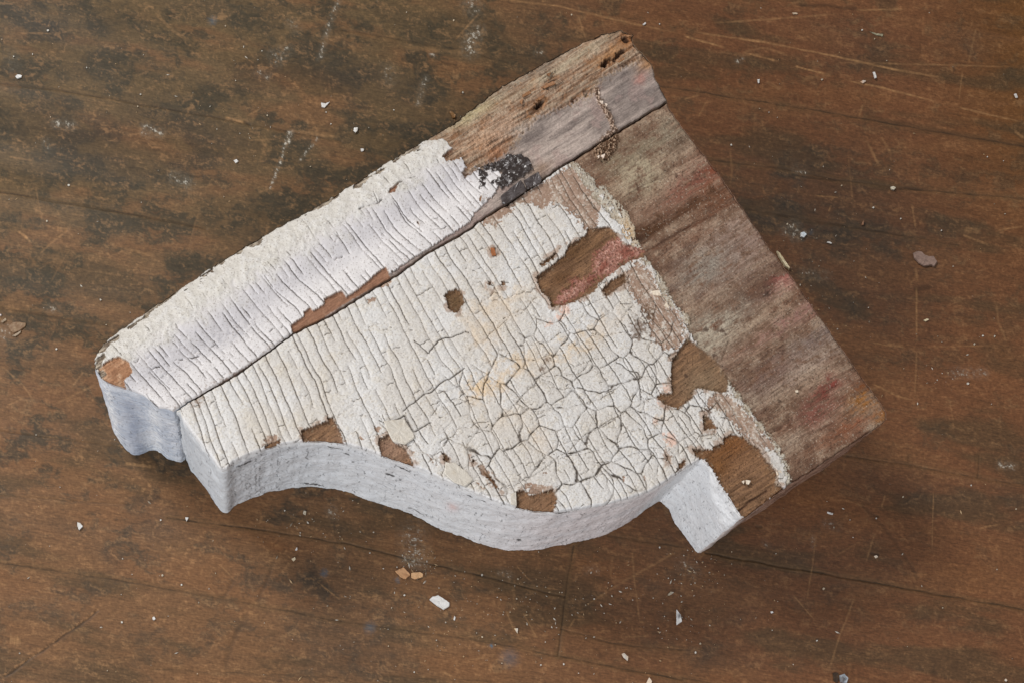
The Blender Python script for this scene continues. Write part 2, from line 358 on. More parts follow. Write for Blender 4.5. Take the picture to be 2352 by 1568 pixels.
    for s_, wd, st, de in [(TL((1990, 910), (1960, 1000), (1930, 1130), (1860, 1290)), 3, .9, .25), (TL((2015, 910), (1980, 1000)), 3, .9, .2), (TL((2185, 955), (2060, 1110)), 3, .6, .3),
                           (TL((2330, 0), (2270, 170), (2200, 400)), 5, .7, .42), (TM((890, 10), (905, 60)), 14, .8, .42), (TM((930, 220), (880, 290), (890, 350)), 13, .95, .38), (TM((580, 540), (525, 720)), 6, .7, .4),
                           (TM((320, 480), (330, 560)), 12, .4, .5), (TL((1880, 380), (1980, 340), (1900, 430)), 10, .55, .45), (TL((1780, 500), (1840, 530)), 8, .5, .45), (TL((380, 850), (500, 865)), 8, .8, .36),
                           (TL((1000, 870), (1110, 920)), 7, .8, .36), (TL((980, 920), (1020, 940)), 5, .7, .4), (TL((1200, 1220), (1290, 1260)), 11, .8, .4), (TL((300, 980), (340, 1010)), 9, .4, .5), (LM((370, 790), (420, 800)), 8, .6, .45),
                           (TL((2000, 160), (2040, 200)), 9, .5, .45), (LM((20, 1000), (60, 960)), 14, .55, .4), (BM((490, 260), (500, 400)), 22, .7, .42), (BM((430, 430), (560, 480)), 8, .8, .35), (BL((2280, 380), (2290, 400)), 9, .9, .35),
                           (RT((50, 430), (100, 400), (110, 460)), 10, .8, .4), (RT((165, 450), (155, 465)), 6, .9, .2), (RT((170, 700), (300, 710)), 10, .5, .5), (RT((1120, 1330), (1310, 1330)), 9, .6, .45), (TR((780, 1170), (830, 1190)), 8, .5, .45),
                           (TR((370, 425), (405, 410)), 5, .7, .3), (BR((2180, 65), (2280, 75)), 6, .8, .3), (BR((0, 740), (80, 800)), 12, .5, .45), (BM((1100, 520), (1160, 535)), 7, .6, .4), (BM((1700, 510), (1750, 510)), 8, .4, .45), (BR((560, 600), (580, 620)), 5, .5, .4),
                           (BR((900, 560), (905, 640)), 4, .5, .35), (TM((1340, 370), (1375, 368)), 5, .6, .3), (TM((620, 370), (640, 385)), 4, .5, .3), (TL((60, 380), (90, 460)), 12, .35, .5), (BR((980, 460), (1060, 500)), 8, .35, .4)]:
        dots(s_, wd, st, de)
    for x, y, r, st in [(1129, 1481, 5, .8), (745, 1315, 10, .35), (1170, 1510, 22, .25), (850, 1440, 14, .3), (913, 1330, 6, .5), (1864, 534, 6, .2), (488, 48, 10, .35)]:
        d = np.hypot(X-x, Y-y)
        base = mix(base, C(70, 102, 120), ss(r*1.5, 0, d+6*n6)*st)
    Xw, Yw = un(X, Y, 0.0)
    V = np.stack([Xw, Yw, z*PX*.8], -1)
    ny, nx = X.shape
    idx = np.arange(nx*ny).reshape(ny, nx)
    Fc = np.stack([idx[:-1, :-1], idx[1:, :-1], idx[1:, 1:], idx[:-1, 1:]], -1).reshape(-1, 4)
    V[..., 2] -= drop
    V = V.reshape(-1, 3); col = base.reshape(-1, 3)
    if hole is not None:
        inside = ((X > hole[0]) & (X < hole[2]) & (Y > hole[1]) & (Y < hole[3])).ravel()
        Fc = Fc[~inside[Fc].all(1)]
    return V, Fc, col

def build_floor():
    inner = floor_sheet(Grid(-60, -60, 2412, 1628, 2.0))
    # the same boards carry on coarser all round, well past the frame
    outer_ = floor_sheet(Grid(-1860, -1860, 4212, 3228, 6.0), .0002, (-48, -48, 2400, 1616))
    o = mesh_obj('floor', *merge([inner, outer_]), M_floor)
    o['kind'] = 'structure'
    return o
build_floor()

# ------------------------------------------------------------------ bracket outlines (reference frame, at the top face)
SEAM = A1((600, 790), (670, 740), (840, 645), (990, 560), (1350, 300)) + A2((530, 1240), (770, 1090), (980, 965), (1150, 840), (1420, 690)) \
    + A3((200, 1270), (370, 1170), (600, 1010), (700, 940), (900, 815), (1060, 715), (1382, 520))
seam_q = wiggle(resample(SEAM, 3), 2.0, 6, 2)
outer = [(1382*.36+1034.9, 520*.36+47), (1520, 203), (1507, 178), (1504, 160), (1497, 141), (1478, 127), (1462, 116), (1452, 108), (1449, 92), (1455, 84), (1440, 83), (1426, 74), (1405, 76), (1370, 85), (1330, 101), (1300, 116),
         (1225, 156), (1150, 197), (1085, 246), (1035, 288), (985, 318), (930, 346), (870, 386), (800, 430), (735, 468), (680, 500), (620, 531), (560, 565),
         (500, 601), (425, 655), (350, 704), (300, 740), (262, 768), (240, 787), (225, 806), (218, 830), (220, 850)]
end = A1((130, 600), (200, 630), (280, 645), (340, 660), (400, 690), (440, 725), (485, 770), (540, 775), (585, 793))
oq = wiggle(resample(outer, 3, smooth=1), 3.2, 5, 9)
strip_out = np.vstack([seam_q+np.array([-.9, -1.5])*1.1, oq, resample(end, 3, smooth=2)])
S_edge = [(537, 1060), (577, 1042), (620, 1027), (656, 1019), (692, 1014), (746, 1013), (793, 1020), (846, 1034), (872, 1045), (914, 1059), (950, 1071), (983, 1085), (1016, 1101),
          (1052, 1117), (1082, 1129), (1142, 1152), (1184, 1165), (1232, 1174), (1277, 1176), (1334, 1168), (1364, 1163), (1409, 1154), (1454, 1142), (1499, 1125), (1532, 1104), (1556, 1087), (1580, 1071), (1600, 1059), (1612, 1052)]
blk = [(1617, 1060), (1634, 1075), (1652, 1110), (1673, 1138), (1694, 1173), (1706, 1187)]
rest = [(1712, 1187), (1760, 1151), (1814, 1111), (1874, 1075), (1934, 1033), (1994, 994), (2026, 973), (2037, 963), (2035, 946), (2030, 937), (2010, 905), (1985, 873), (1967, 847), (1900, 750), (1834, 657),
        (1752, 547), (1700, 470), (1693, 461), (1654, 403), (1618, 356), (1567, 292), (1534, 243)]
body_left = [(414, 945), (420, 965), (440, 992), (470, 1030), (494, 1061), (502, 1074), (512, 1079), (522, 1076)]
body_out = np.vstack([resample(body_left, 3, smooth=3), wiggle(resample(S_edge, 3, smooth=2), 1.5, 5, 4), wiggle(resample(blk, 3), 1.5, 4, 5),
                      wiggle(resample(rest, 3), 2.0, 4, 6), (seam_q+np.array([.9, 1.5])*1.1)[::-1]])
R_EDGE = 6.0
def world_top(x, y, h):
    a, b = un(x, y, T)
    return np.stack([a, b, T+h*PX], -1)

def family(s, t, sp, jit, seed, seg, bias, width, wig=4.0, warp=6.0, across=True, xdens=.5, xsp=22, cell=None, kink=1.0):
    """long splits across the grain plus short ones along it: returns crack amount 0..1 and distance to the nearest"""
    s2 = s+warp*fbm(s/160, t/120, 2, seed+1)
    i0 = np.floor(s2/sp).astype(np.int32)
    best = np.full(s.shape, 40., np.float32); crack = np.zeros(s.shape, np.float32)
    lo = np.full(s.shape, -1e6, np.float32); col = i0.copy()
    for k in (-1, 0, 1):
        i = i0+k
        pos = (i+.5+jit*(hsh(i, i*0, seed)-.5))*sp+wig*perlin(t/52, i*7.31, seed)+1.2*kink*perlin(t/11, i*3.1, seed+2)+.8*kink*perlin(t/4.5, i*5.1, seed+3)
        ds = s2-pos; d = np.abs(ds)
        act = perlin(t/seg, i*13.7, seed+4)*1.5+perlin(t/(seg*.35), i*3.7, seed+6)*.5+bias
        if cell is not None: act = act+np.where(cell[1], (hsh(cell[0], i, seed+21)-.56)*4, 0)
        w = width*np.clip(.3+act*1.1, 0, 1.2)*(1+.35*perlin(t/14, i*9.1, seed+5))*(.35+1.0*hsh(i, i*0, seed+31))
        on = act > 0
        crack = np.maximum(crack, np.where(on, ss(w+.85, w*.3, d)*np.clip(.35+.75*w/np.maximum(width, .1), 0, 1), 0)); best = np.where(on, np.minimum(best, d), best)
        col = np.where(ds >= 0, np.maximum(col, i), col) if k >= 0 else np.where((ds >= 0), i, i-1)
    if across:
        j0 = np.floor(t/xsp).astype(np.int32)
        for k in (-1, 0, 1):
            j = j0+k
            pos = (j+.5+.9*(hsh(col, j, seed+8)-.5))*xsp+3.2*perlin(s/9, j*4.3+col*1.7, seed+9)+.1*(s-col*sp)
            d = np.abs(t-pos); on = (hsh(j, col, seed+11) < xdens)
            w = width*.55*(.3+.9*hsh(col, j, seed+12))*np.clip(.6+1.2*perlin(s/12, j*3.3, seed+13), .05, 1.2)
            crack = np.maximum(crack, np.where(on, ss(w+.8, w*.3, d)*np.clip(w/width*2.2, 0, 1), 0)); best = np.where(on, np.minimum(best, d+.8), best)
    return crack, best

def worley(x, y, seed, ids=False):
    xi = np.floor(x).astype(np.int32); yi = np.floor(y).astype(np.int32)
    f1 = np.full(x.shape, 9., np.float32); f2 = f1.copy(); cid = np.zeros(x.shape, np.int32)
    for a in (-1, 0, 1):
        for b in (-1, 0, 1):
            px = xi+a+.1+.8*hsh(xi+a, yi+b, seed); py = yi+b+.1+.8*hsh(yi+b, xi+a, seed+3)
            d = np.hypot(x-px, y-py)
            cid = np.where(d < f1, (xi+a)*57+(yi+b)*131, cid)
            f2 = np.where(d < f1, f1, np.minimum(f2, d)); f1 = np.minimum(f1, d)
    return (f1, f2, cid) if ids else (f1, f2)

def blob(X, Y, x, y, rx, ry, ang=-.56):
    c, s_ = math.cos(ang), math.sin(ang)
    u = ((X-x)*c+(Y-y)*s_)/rx; v = (-(X-x)*s_+(Y-y)*c)/ry
    return np.exp(-(u*u+v*v))

def pieces(mask, least):
    lab = np.where(mask, np.arange(mask.size).reshape(mask.shape), -1)
    flat = lab.ravel()
    while True:
        L_ = flat.reshape(mask.shape); big = np.where(L_ < 0, mask.size+1, L_); n_ = big.copy()
        n_[1:] = np.minimum(n_[1:], big[:-1]); n_[:-1] = np.minimum(n_[:-1], big[1:])
        n_[:, 1:] = np.minimum(n_[:, 1:], big[:, :-1]); n_[:, :-1] = np.minimum(n_[:, :-1], big[:, 1:])
        new = np.where(mask, n_, -1).ravel()
        m_ = new >= 0
        new[m_] = np.minimum(new[m_], new[new[m_]]); new[m_] = np.minimum(new[m_], new[new[m_]])
        if (new == flat).all(): break
        flat = new
    u, c_ = np.unique(flat[flat >= 0], return_counts=True)
    L_ = flat.reshape(mask.shape)
    return [L_ == k for k, n_ in sorted(zip(u, c_), key=lambda p: -p[1]) if n_ >= least]

def emit(g, sd, h, col, cls, specs, parent):
    """cut the height field into one mesh per surface class"""
    gy, gx = np.gradient(sd, g.st)
    gl = np.hypot(gx, gy)+1e-6
    snap = (sd > -.6*g.st) & (sd <= .95*g.st)
    X = np.where(snap, g.X-sd*gx/gl, g.X); Y = np.where(snap, g.Y-sd*gy/gl, g.Y)
    e = np.clip(-np.where(snap, 0, sd), 0, R_EDGE)
    h = h-(R_EDGE-np.sqrt(np.maximum(R_EDGE**2-(R_EDGE-e)**2, 0)))
    V = world_top(X, Y, h).reshape(-1, 3); colf = col.reshape(-1, 3)
    keep = sd <= .95*g.st
    ny, nx = X.shape; idx = np.arange(nx*ny).reshape(ny, nx)
    q = np.stack([idx[:-1, :-1], idx[1:, :-1], idx[1:, 1:], idx[:-1, 1:]], -1).reshape(-1, 4)
    q = q[keep.ravel()[q].all(1)]
    cf = cls.ravel()[q[:, 0]]
    out = {}
    for k, (nm, mat, par) in specs.items():
        f = q[cf == k]
        if not len(f): continue
        u, inv = np.unique(f, return_inverse=True)
        out[k] = (nm, V[u], inv.reshape(-1, 4), colf[u], mat, par)
    return out

def side_wall(outline, z_of, shift=None, rows=52, step=2.0):
    """vertical sides below the rounded arris; returns verts (rows, n, 3), and parameter fields"""
    q = resample(outline, step, closed=True)
    n = len(q); area2 = np.sum(q[:, 0]*np.roll(q[:, 1], -1)-np.roll(q[:, 0], -1)*q[:, 1])
    t = np.roll(q, -1, 0)-np.roll(q, 1, 0); t /= np.hypot(*t.T)[:, None]+1e-6
    nrm = np.stack([t[:, 1], -t[:, 0]], 1)*(1 if area2 > 0 else -1)
    return q, nrm

def build_sides(outline, hrim, colour_fn, rows=125, shift=None, disp=None):
    q, nrm = side_wall(outline, None)
    n = len(q)
    def soft(a, k):
        for _ in range(k): a = (np.roll(a, 1, 0)+2*a+np.roll(a, -1, 0))/4
        return a
    nrm = soft(nrm, 12); nrm /= np.hypot(*nrm.T)[:, None]
    q2 = soft(q, 14); jx, jy = un(q2[:, 0], q2[:, 1], T)
    L = np.arange(n)*2.0
    fr = np.linspace(0, 1, rows)**1.0
    x, y = un(q[:, 0], q[:, 1], T); x2, y2 = un(q[:, 0]+nrm[:, 0], q[:, 1]+nrm[:, 1], T)
    nx, ny = (x2-x), (y2-y); nl = np.hypot(nx, ny); nx /= nl; ny /= nl
    Z = np.linspace(0, 1, rows)[:, None]*np.ones(n)[None]; LL = np.ones(rows)[:, None]*L[None]
    depth = Z*T/PX
    d = disp(LL, depth, q) if disp is not None else 0
    d = d*ss(0, .05, Z)
    if shift is not None:
        sx, sy = shift(q)
        bx, by = un(q[:, 0]+sx, q[:, 1]+sy, T)
        dx, dy = bx-x, by-y
        W = Z**1.3
    else:
        dx = dy = 0; W = Z
    jx, jy = (jx-x)[None]*ss(.0, .12, Z), (jy-y)[None]*ss(.0, .12, Z)
    ztop = T+(hrim-R_EDGE+1.6)*PX
    V = np.stack([jx+x[None]+nx[None]*(d*PX-.0001)+dx*W, jy+y[None]+ny[None]*(d*PX-.0001)+dy*W, ztop*(1-Z)+Z*0.0002], -1)
    col = colour_fn(LL, depth, q, nrm)
    idx = np.arange(rows*n).reshape(rows, n); r = np.roll(idx, -1, 1)
    Fc = np.stack([idx[:-1], idx[1:], r[1:], r[:-1]], -1)          # (rows-1, n, 4)
    return q, V.reshape(-1, 3), Fc, col.reshape(-1, 3)

def sub(V, F, col):
    F = F.reshape(-1, 4); u, inv = np.unique(F, return_inverse=True)
    return V[u], inv.reshape(-1, 4), col[u]
# wood colours shared by tops and sides
def wood_grain(s, t, seed=0):
    return fbm(s/95, t/3.4, 3, 200+seed, .6), fbm(s/40, t/8, 3, 210+seed), fbm(s/230, t/26, 3, 220+seed)

ox, oy = un(1100., 700., 0.0)
bracket = thing('wooden_bracket', 'old carved wooden bracket with cracked peeling white paint and bare weathered wood end', 'wooden bracket', (float(ox), float(oy), 0))
def attach(o, par, off=True):
    o.parent = par; o.matrix_parent_inverse = par.matrix_world.inverted()
    return o
bpy.context.view_layer.update()

E1 = (.8467, -.5321); E2 = (.5321, .8467)
def st_of(X, Y):
    return (X-404)*E1[0]+(Y-943)*E1[1], (X-404)*E2[0]+(Y-943)*E2[1]
g = Grid(200, 55, 2050, 1205, 1.5)
X, Y = g.X, g.Y
s, t = st_of(X, Y)
nf = fbm(X/7, Y/7, 3, 400, .6); nm = fbm(X/30, Y/30, 4, 410); nl = fbm(X/120, Y/120, 3, 420); nz = fbm(X/3.6, Y/3.6, 2, 430)
gr1, gr2, gr3 = wood_grain(s, t+nl*6)
ridge = np.minimum.reduce([np.abs(nm), np.abs(fbm(X/18, Y/18, 3, 440))])
ones3 = np.ones(X.shape+(3,), np.float32)
def rsd(pts, amp=2.5, band=30): return g.sdf(pts, band)+nf*amp*1.6+nm*amp*.5

# =============================== BODY ===============================
sd = g.sdf(body_out, 40)
# where paint still covers the wood: everything left of the putty line
putty_line = A3((770, 905), (860, 1000), (960, 1110), (1060, 1220), (1130, 1330), (1150, 1400)) + A5((850, 350), (910, 430), (985, 580), (1050, 660), (1110, 740), (1120, 800)) + A5((1230, 980), (1350, 1110), (1500, 1300), (1700, 1568)) + A6((1500, 880), (1540, 900))
left_zone = [(400, 900)] + A3((330, 1180), (770, 900)) + putty_line + [(1800, 1250), (400, 1250)]
m_left = rsd(left_zone, 3, 60)
u_poly1 = A3((480, 1090), (640, 1010), (770, 930), (860, 1040), (975, 1180), (945, 1210), (935, 1310), (900, 1335), (860, 1330), (790, 1250), (700, 1190), (640, 1170), (580, 1215), (520, 1165), (400, 1185), (380, 1240), (330, 1250), (300, 1325), (210, 1300), (190, 1270), (330, 1180))
u_poly2 = A5((720, 440), (800, 365), (870, 430), (960, 580), (1040, 680), (1105, 790), (1090, 850), (1060, 910), (960, 925), (900, 880), (880, 790), (830, 650), (750, 560))
u_poly3 = A5((1300, 1200), (1390, 1225), (1560, 1400), (1690, 1568), (1560, 1540), (1480, 1470), (1350, 1330), (1240, 1290), (1250, 1255))
under = np.minimum.reduce([rsd(u_poly1, 7), rsd(u_poly2, 9), rsd(u_poly3, 8)])
under = np.minimum(under, np.where(hsh(np.floor(s/14), np.floor(t/40), 77) > 2, 0, 99))
u_small = [A2((850, 1000), (930, 990), (925, 1040), (860, 1060)), A2((770, 1130), (830, 1115), (830, 1140), (780, 1165)), A1((1165, 950), (1250, 945), (1240, 1000), (1170, 1000)), A4((1140, 740), (1180, 735), (1240, 800), (1230, 840), (1180, 810)),
           A4((1500, 880), (1560, 870), (1560, 910), (1510, 915)), A4((1560, 880), (1690, 900), (1600, 960), (1540, 960)), A4((1140, 870), (1210, 920), (1180, 925)), A4((230, 510), (290, 545), (250, 550)), A4((355, 440), (410, 450), (390, 490), (360, 480)), A4((500, 480), (560, 520), (520, 530)),
           A4((640, 630), (665, 640), (650, 655)), A4((760, 650), (830, 740), (800, 720)), A6((210, 820), (235, 830), (225, 870)), A6((375, 820), (400, 840), (385, 860)), A4((1650, 785), (1680, 800), (1650, 800)), A6((550, 670), (590, 670), (590, 705), (555, 700))]
for p_ in u_small: under = np.minimum(under, rsd(p_, 2))
bare_polys = [A5((150, 470), (200, 430), (330, 330), (360, 260), (470, 200), (480, 155), (620, 148), (668, 188), (700, 250), (845, 290), (840, 340), (760, 360), (690, 400), (560, 500), (520, 560), (380, 630), (300, 650), (250, 665), (235, 600), (190, 570)),
              A5((570, 545), (640, 480), (720, 440), (728, 500), (600, 590)),
              A5((1020, 990), (1060, 930), (1120, 850), (1300, 990), (1380, 1110), (1372, 1190), (1320, 1200), (1250, 1180), (1165, 1172), (1150, 1230), (1060, 1300), (980, 1280), (925, 1230), (940, 1205), (1018, 1205), (1012, 1100)),
              A5((1218, 1345), (1250, 1350), (1308, 1425), (1220, 1437)),
              A6((745, 615), (850, 620), (900, 620), (920, 590), (985, 570), (990, 530), (1040, 505), (1140, 520), (1180, 560), (1260, 610), (1300, 680), (1400, 800), (1390, 880), (1470, 920), (1400, 960), (1300, 1030), (1160, 1150), (1110, 1110), (1030, 970), (960, 870), (910, 770), (850, 700), (770, 670)),
              A6((700, 690), (695, 740), (640, 780), (625, 790), (650, 730)),
              A2((1270, 1100), (1300, 1075), (1340, 1065), (1372, 1080), (1395, 1150), (1350, 1215), (1318, 1215), (1290, 1185)),
              A1((1395, 918), (1480, 890), (1600, 840), (1650, 930), (1672, 1010), (1560, 995), (1410, 985)), A1((1170, 1015), (1200, 1000), (1262, 968), (1265, 995), (1180, 1045)),
              A4((385, 545), (470, 497), (500, 560), (580, 600), (615, 645), (672, 770), (540, 715), (410, 665)), A4((875, 645), (900, 652), (937, 700), (890, 712)),
              A4((1440, 940), (1500, 930), (1550, 972), (1600, 960), (1720, 920), (1755, 990), (1725, 1110), (1640, 1110), (1560, 1085), (1440, 1065)),
              A4((1180, 770), (1240, 815), (1325, 940), (1250, 870)), A4((1100, 690), (1130, 700), (1110, 720)),
              A5((175, 385), (250, 330), (300, 290), (260, 350), (190, 400)), A4((0, 380), (40, 370), (120, 560), (130, 590), (0, 555))]
bare = np.full(X.shape, 30., np.float32)
for p_ in bare_polys: bare = np.minimum(bare, rsd(p_, 1.6))
for p_ in A6((560, 680),) + A2((1575, 820), (1555, 1030), (1640, 1030)):
    bare = np.minimum(bare, np.hypot((X-p_[0])*.9, (Y-p_[1])*.6)-3+nf*3)
bare = bare+fbm(X/4.5, Y/4.5, 2, 466, .7)*2.2
painted = (m_left < 0) & (bare > 0)
undercoat = painted & (under < 0)
cls = np.zeros(X.shape, np.int8)
pd = g.dist(resample(putty_line, 4), 60)
pw = 3.5+20*np.exp(-((Y-480)/75.)**2)+5*nm+7*np.exp(-((Y-1080)/50.)**2)+5*np.exp(-((Y-700)/60.)**2)
putty_m = ss(pw+3, pw*.35, pd+nf*5+gr1*3-2)
putty_m = putty_m*(.25+.75*ss(-.25, .2, nm+nf*.9+.12))*(1-ss(40, 90, np.hypot(X-1555, Y-1010)*0+np.where((Y > 745) & (Y < 830), 100, 0)))
putty = (putty_m > .45) & ~(bare < 0)
cls[painted] = 1; cls[undercoat] = 2; cls[putty] = 3

# wood surface of the body
wood = mix(ones3*C(116, 90, 72), C(156, 133, 112), ss(-.35, .55, gr3*.45+nm*.6+nl*.4+nf*.2))
wood = mix(wood, C(84, 60, 47), ss(.05, .6, -gr3*.5+gr2*.5-nm*.5)*.65); wood = mix(wood, C(118, 80, 60), ss(.05, .5, fbm(s/150, t/40, 4, 468, .6))*.40)
for x, y, rx, ry, c_, st in [(1600, 415, 130, 32, C(122, 76, 62), .75), (1640, 440, 50, 25, C(120, 70, 40), .5), (1545, 300, 90, 40, C(128, 116, 98), .6), (1560, 330, 30, 14, C(90, 70, 55), .6), (1470, 400, 60, 60, C(160, 146, 122), .7),
                          (1580, 480, 170, 13, C(88, 60, 42), .95), (1485, 530, 60, 20, C(78, 52, 33), 1.), (1560, 540, 130, 8, C(92, 60, 42), .8), (1650, 470, 60, 14, C(104, 66, 44), .7), (1690, 585, 130, 60, C(138, 116, 104), .6), (1620, 620, 70, 40, C(136, 126, 114), .7),
                          (1745, 670, 100, 22, C(82, 54, 42), 1.), (1650, 715, 120, 18, C(96, 70, 55), .7), (1800, 648, 26, 16, C(150, 84, 76), .7), (1790, 665, 60, 14, C(160, 128, 112), .5), (1762, 675, 14, 10, C(70, 44, 36), .6), (1636, 760, 90, 34, C(168, 156, 138), .75), (1600, 820, 80, 45, C(160, 148, 130), .7),
                          (1830, 730, 150, 16, C(142, 106, 94), .7), (1880, 780, 120, 30, C(122, 106, 98), .6), (1840, 850, 150, 22, C(168, 148, 132), .5), (1752, 880, 80, 30, C(112, 88, 78), .7), (1900, 890, 40, 20, C(120, 62, 52), .9), (1888, 950, 60, 24, C(128, 76, 64), .6), (1860, 940, 30, 20, C(122, 78, 66), .5),
                          (1985, 920, 40, 26, C(138, 92, 46), .8), (2022, 955, 22, 20, C(140, 96, 56), .9), (1985, 880, 20, 12, C(108, 60, 26), .8), (1700, 940, 60, 30, C(160, 142, 122), .6), (1760, 1050, 90, 22, C(164, 146, 128), .5), (1950, 985, 80, 16, C(128, 82, 58), .7), (1560, 760, 8, 8, C(96, 84, 70), .6),
                          (1470, 345, 60, 20, C(126, 112, 92), .6), (1400, 370, 26, 20, C(132, 118, 96), .6), (1720, 500, 90, 12, C(150, 128, 114), .6), (1650, 380, 36, 16, C(116, 60, 30), .6), (1380, 320, 30, 24, C(112, 88, 64), .7)]:
    wood = mix(wood, c_, blob(X+nf*6, Y+nm*14, x, y, rx, ry)*st*1.3*np.clip(.8+.8*nm+.7*gr2+.5*nf, 0, 1.2))
# chocolate brown, freshly exposed wood inside the paint losses and the lower corner
fresh = ones3*C(122, 92, 68)
fresh = mix(fresh, C(136, 102, 72), ss(-.1, .6, gr2+.2*gr1)*.7); fresh = mix(fresh, C(92, 66, 42), ss(.0, .6, -gr2-.2*gr1)*.6)
wood = mix(wood, fresh, ss(2, -4, bare))
for x, y, rx, ry, c_ in [(1290, 640, 30, 14, C(96, 66, 40)), (1310, 585, 70, 24, C(92, 64, 38)), (1250, 700, 26, 12, C(104, 84, 56)), (1045, 693, 24, 24, C(92, 72, 48)), (850, 1000, 120, 45, C(146, 118, 98)), (905, 1030, 60, 40, C(148, 118, 98)), (1620, 880, 60, 50, C(132, 110, 86)), (1720, 1060, 60, 26, C(134, 100, 72)), (1680, 1020, 60, 36, C(120, 76, 38)), (1650, 1070, 30, 30, C(118, 78, 42)), (1240, 1150, 50, 20, C(134, 102, 76))]:
    wood = mix(wood, c_, blob(X, Y, x, y, rx, ry)*(bare < 2)*.8)
wood = mix(wood, C(62, 42, 29), ss(-9, 0, bare+nf*6)*(bare < 1)*np.clip(.5+nm*1.6, 0, 1)*.65)  # dirt and recess shade painted along the loss edges for depth
wood = mix(wood, C(170, 150, 122), ss(.32, .5, nf+.5*nm-.1)*(bare < 1)*ss(-14, -2, bare)*.55)
# pink remains of an older coat
pk = np.minimum.reduce([rsd(A5((520, 315), (640, 225), (720, 210), (780, 240), (830, 300), (800, 330), (700, 365), (640, 440), (560, 455), (520, 430), (530, 380)), 4), rsd(A5((560, 420), (540, 470), (440, 560), (330, 635), (265, 620), (330, 560), (430, 490), (520, 440)), 5), rsd(A5((370, 480), (410, 460), (430, 480), (390, 510)), 2)])
pink = C(166, 120, 106)
pcr = fbm(X/5, Y/5, 3, 465, .7)
wood = mix(mix(wood, C(136, 84, 70), ss(6, -4, pk+nf*6)), mix(mix(ones3*pink, C(196, 158, 142), ss(.1, .5, nf+nz*.4)), C(122, 86, 66), ss(.0, .4, pcr)), ss(1.5, -1.5, pk)*.8*ss(.5, .2, nm))
wood = mix(wood, C(54, 36, 26), blob(X, Y, 1462, 553, 22, 9)*.9)
wood = wood*(1+.20*gr1+.12*gr2+.20*nz+.10*nf)[..., None]
wood = mix(wood, C(74, 52, 40), ss(.34, .52, gr1+.25*nz)*.45)
speck = ss(.52, .66, fbm(X/4, Y/4, 2, 450)+.12*nl)
wood = mix(wood, C(52, 38, 30), speck*.55)
wood = mix(wood, C(196, 184, 166), ss(.62, .74, fbm(X/4.4, Y/4.4, 2, 460)+.1*nm)*.4*(bare > 0))
gline = np.abs(perlin(s/210+.2*nl, (t+5*nl+2*nm)/7.5, 469)); gpres = np.clip(.25+.9*np.maximum.reduce([blob(X, Y, 1850, 880, 220, 130), blob(X, Y, 1690, 1060, 90, 50), blob(X, Y, 1290, 610, 90, 40), .7*blob(X, Y, 900, 1010, 120, 40)])+nm*.5, 0, 1)
gl_ = ss(.10, .0, gline)*gpres
wood = mix(wood, C(78, 56, 44), gl_*.6)
h_w = gr1*1.0+gr2*.8+gr3*1.2+nz*.5-.6*speck*2-gl_*1.2
# scattered drips, cuts and knots in the bare board
for k, (p_, wd) in enumerate([(A3((1240, 1480), (1400, 1390), (1560, 1290), (1700, 1240)), 1.6), (A5((860, 300), (1000, 210), (1150, 130)), 1.5), (A3((1100, 1130), (1250, 1040), (1500, 960)), 1), (A5((1340, 980), (1380, 870)), 3), (A6((1110, 1090), (1200, 1010), (1320, 930)), 2.6), (A6((1340, 1040), (1460, 920), (1700, 770)), 1.6), (A6((1330, 1065), (1400, 1000)), 1.5), (A6((100, 2), (101, 2)), 1)]):
    d = g.dist(wiggle(resample(p_, 4), 2, 6, 500+k), 8); m = ss(wd+1.2, wd*.3, d); wood = mix(wood, C(62, 40, 28), m*(.85 if k in (4, 5, 6) else .4)); h_w = h_w-(3 if k in (4, 5, 6) else .8)*m
for x, y, r in [(1660, 760, 5), (1622, 757, 6), (1576, 861, 4), (1762, 676, 6), (1790, 920, 4), (1500, 735, 4), (1552, 405, 4), (1668, 770, 3), (1640, 815, 5)]:
    wood = mix(wood, C(70, 52, 42), ss(r+2, r-2, np.hypot(X-x, Y-y)+nf*4)*.75)

# --- cracked paint
warm = ss(1000, 500, X)*.0
ctr = blob(X, Y, 1370, 935, 370, 250, -.3)                      # polygonal crackle zone
curve = t+.05*(s-300)+12*np.sin(s/260)
sx_, tx_ = s+16*fbm(X/110, Y/110, 3, 470, .6), t+16*fbm(X/110, Y/110, 3, 475, .6)
wf1, wf2, wid = worley(sx_/54, tx_/70, 5, True); wd_ = (wf2-wf1)*33
pzone = (ctr+.25*nl) > .42
f1c, f1d = family(s+.16*t*ss(900, 100, s), t, 21.5+0*X, .5, 1, 130, .56, .56, 2.2, 6, True, .26-.08*ss(.3, .8, ctr), 27, cell=(wid, pzone), kink=.7)
wf1b, wf2b = worley(sx_/27+3, tx_/30, 9); wdb = (wf2b-wf1b)*15
gate = ss(.25, .6, ctr+.25*nl)
gateb = ss(.5, .8, ctr*.8+.4*fbm(X/50, Y/50, 2, 480)+.1)
jj = nf*1.6
ck = np.maximum(f1c, ss(1.7, .4, wd_+jj*.5)*gate*(.5+.5*np.clip(nm*2+.5, 0, 1)))
ck = np.maximum(ck, ss(1.2, .3, wdb+jj*.4)*gateb*.35*(nm > .0))
dist = np.minimum(f1d+40*gate*(f1c < .01)*.2, np.where(gate > .4, wd_, 40))
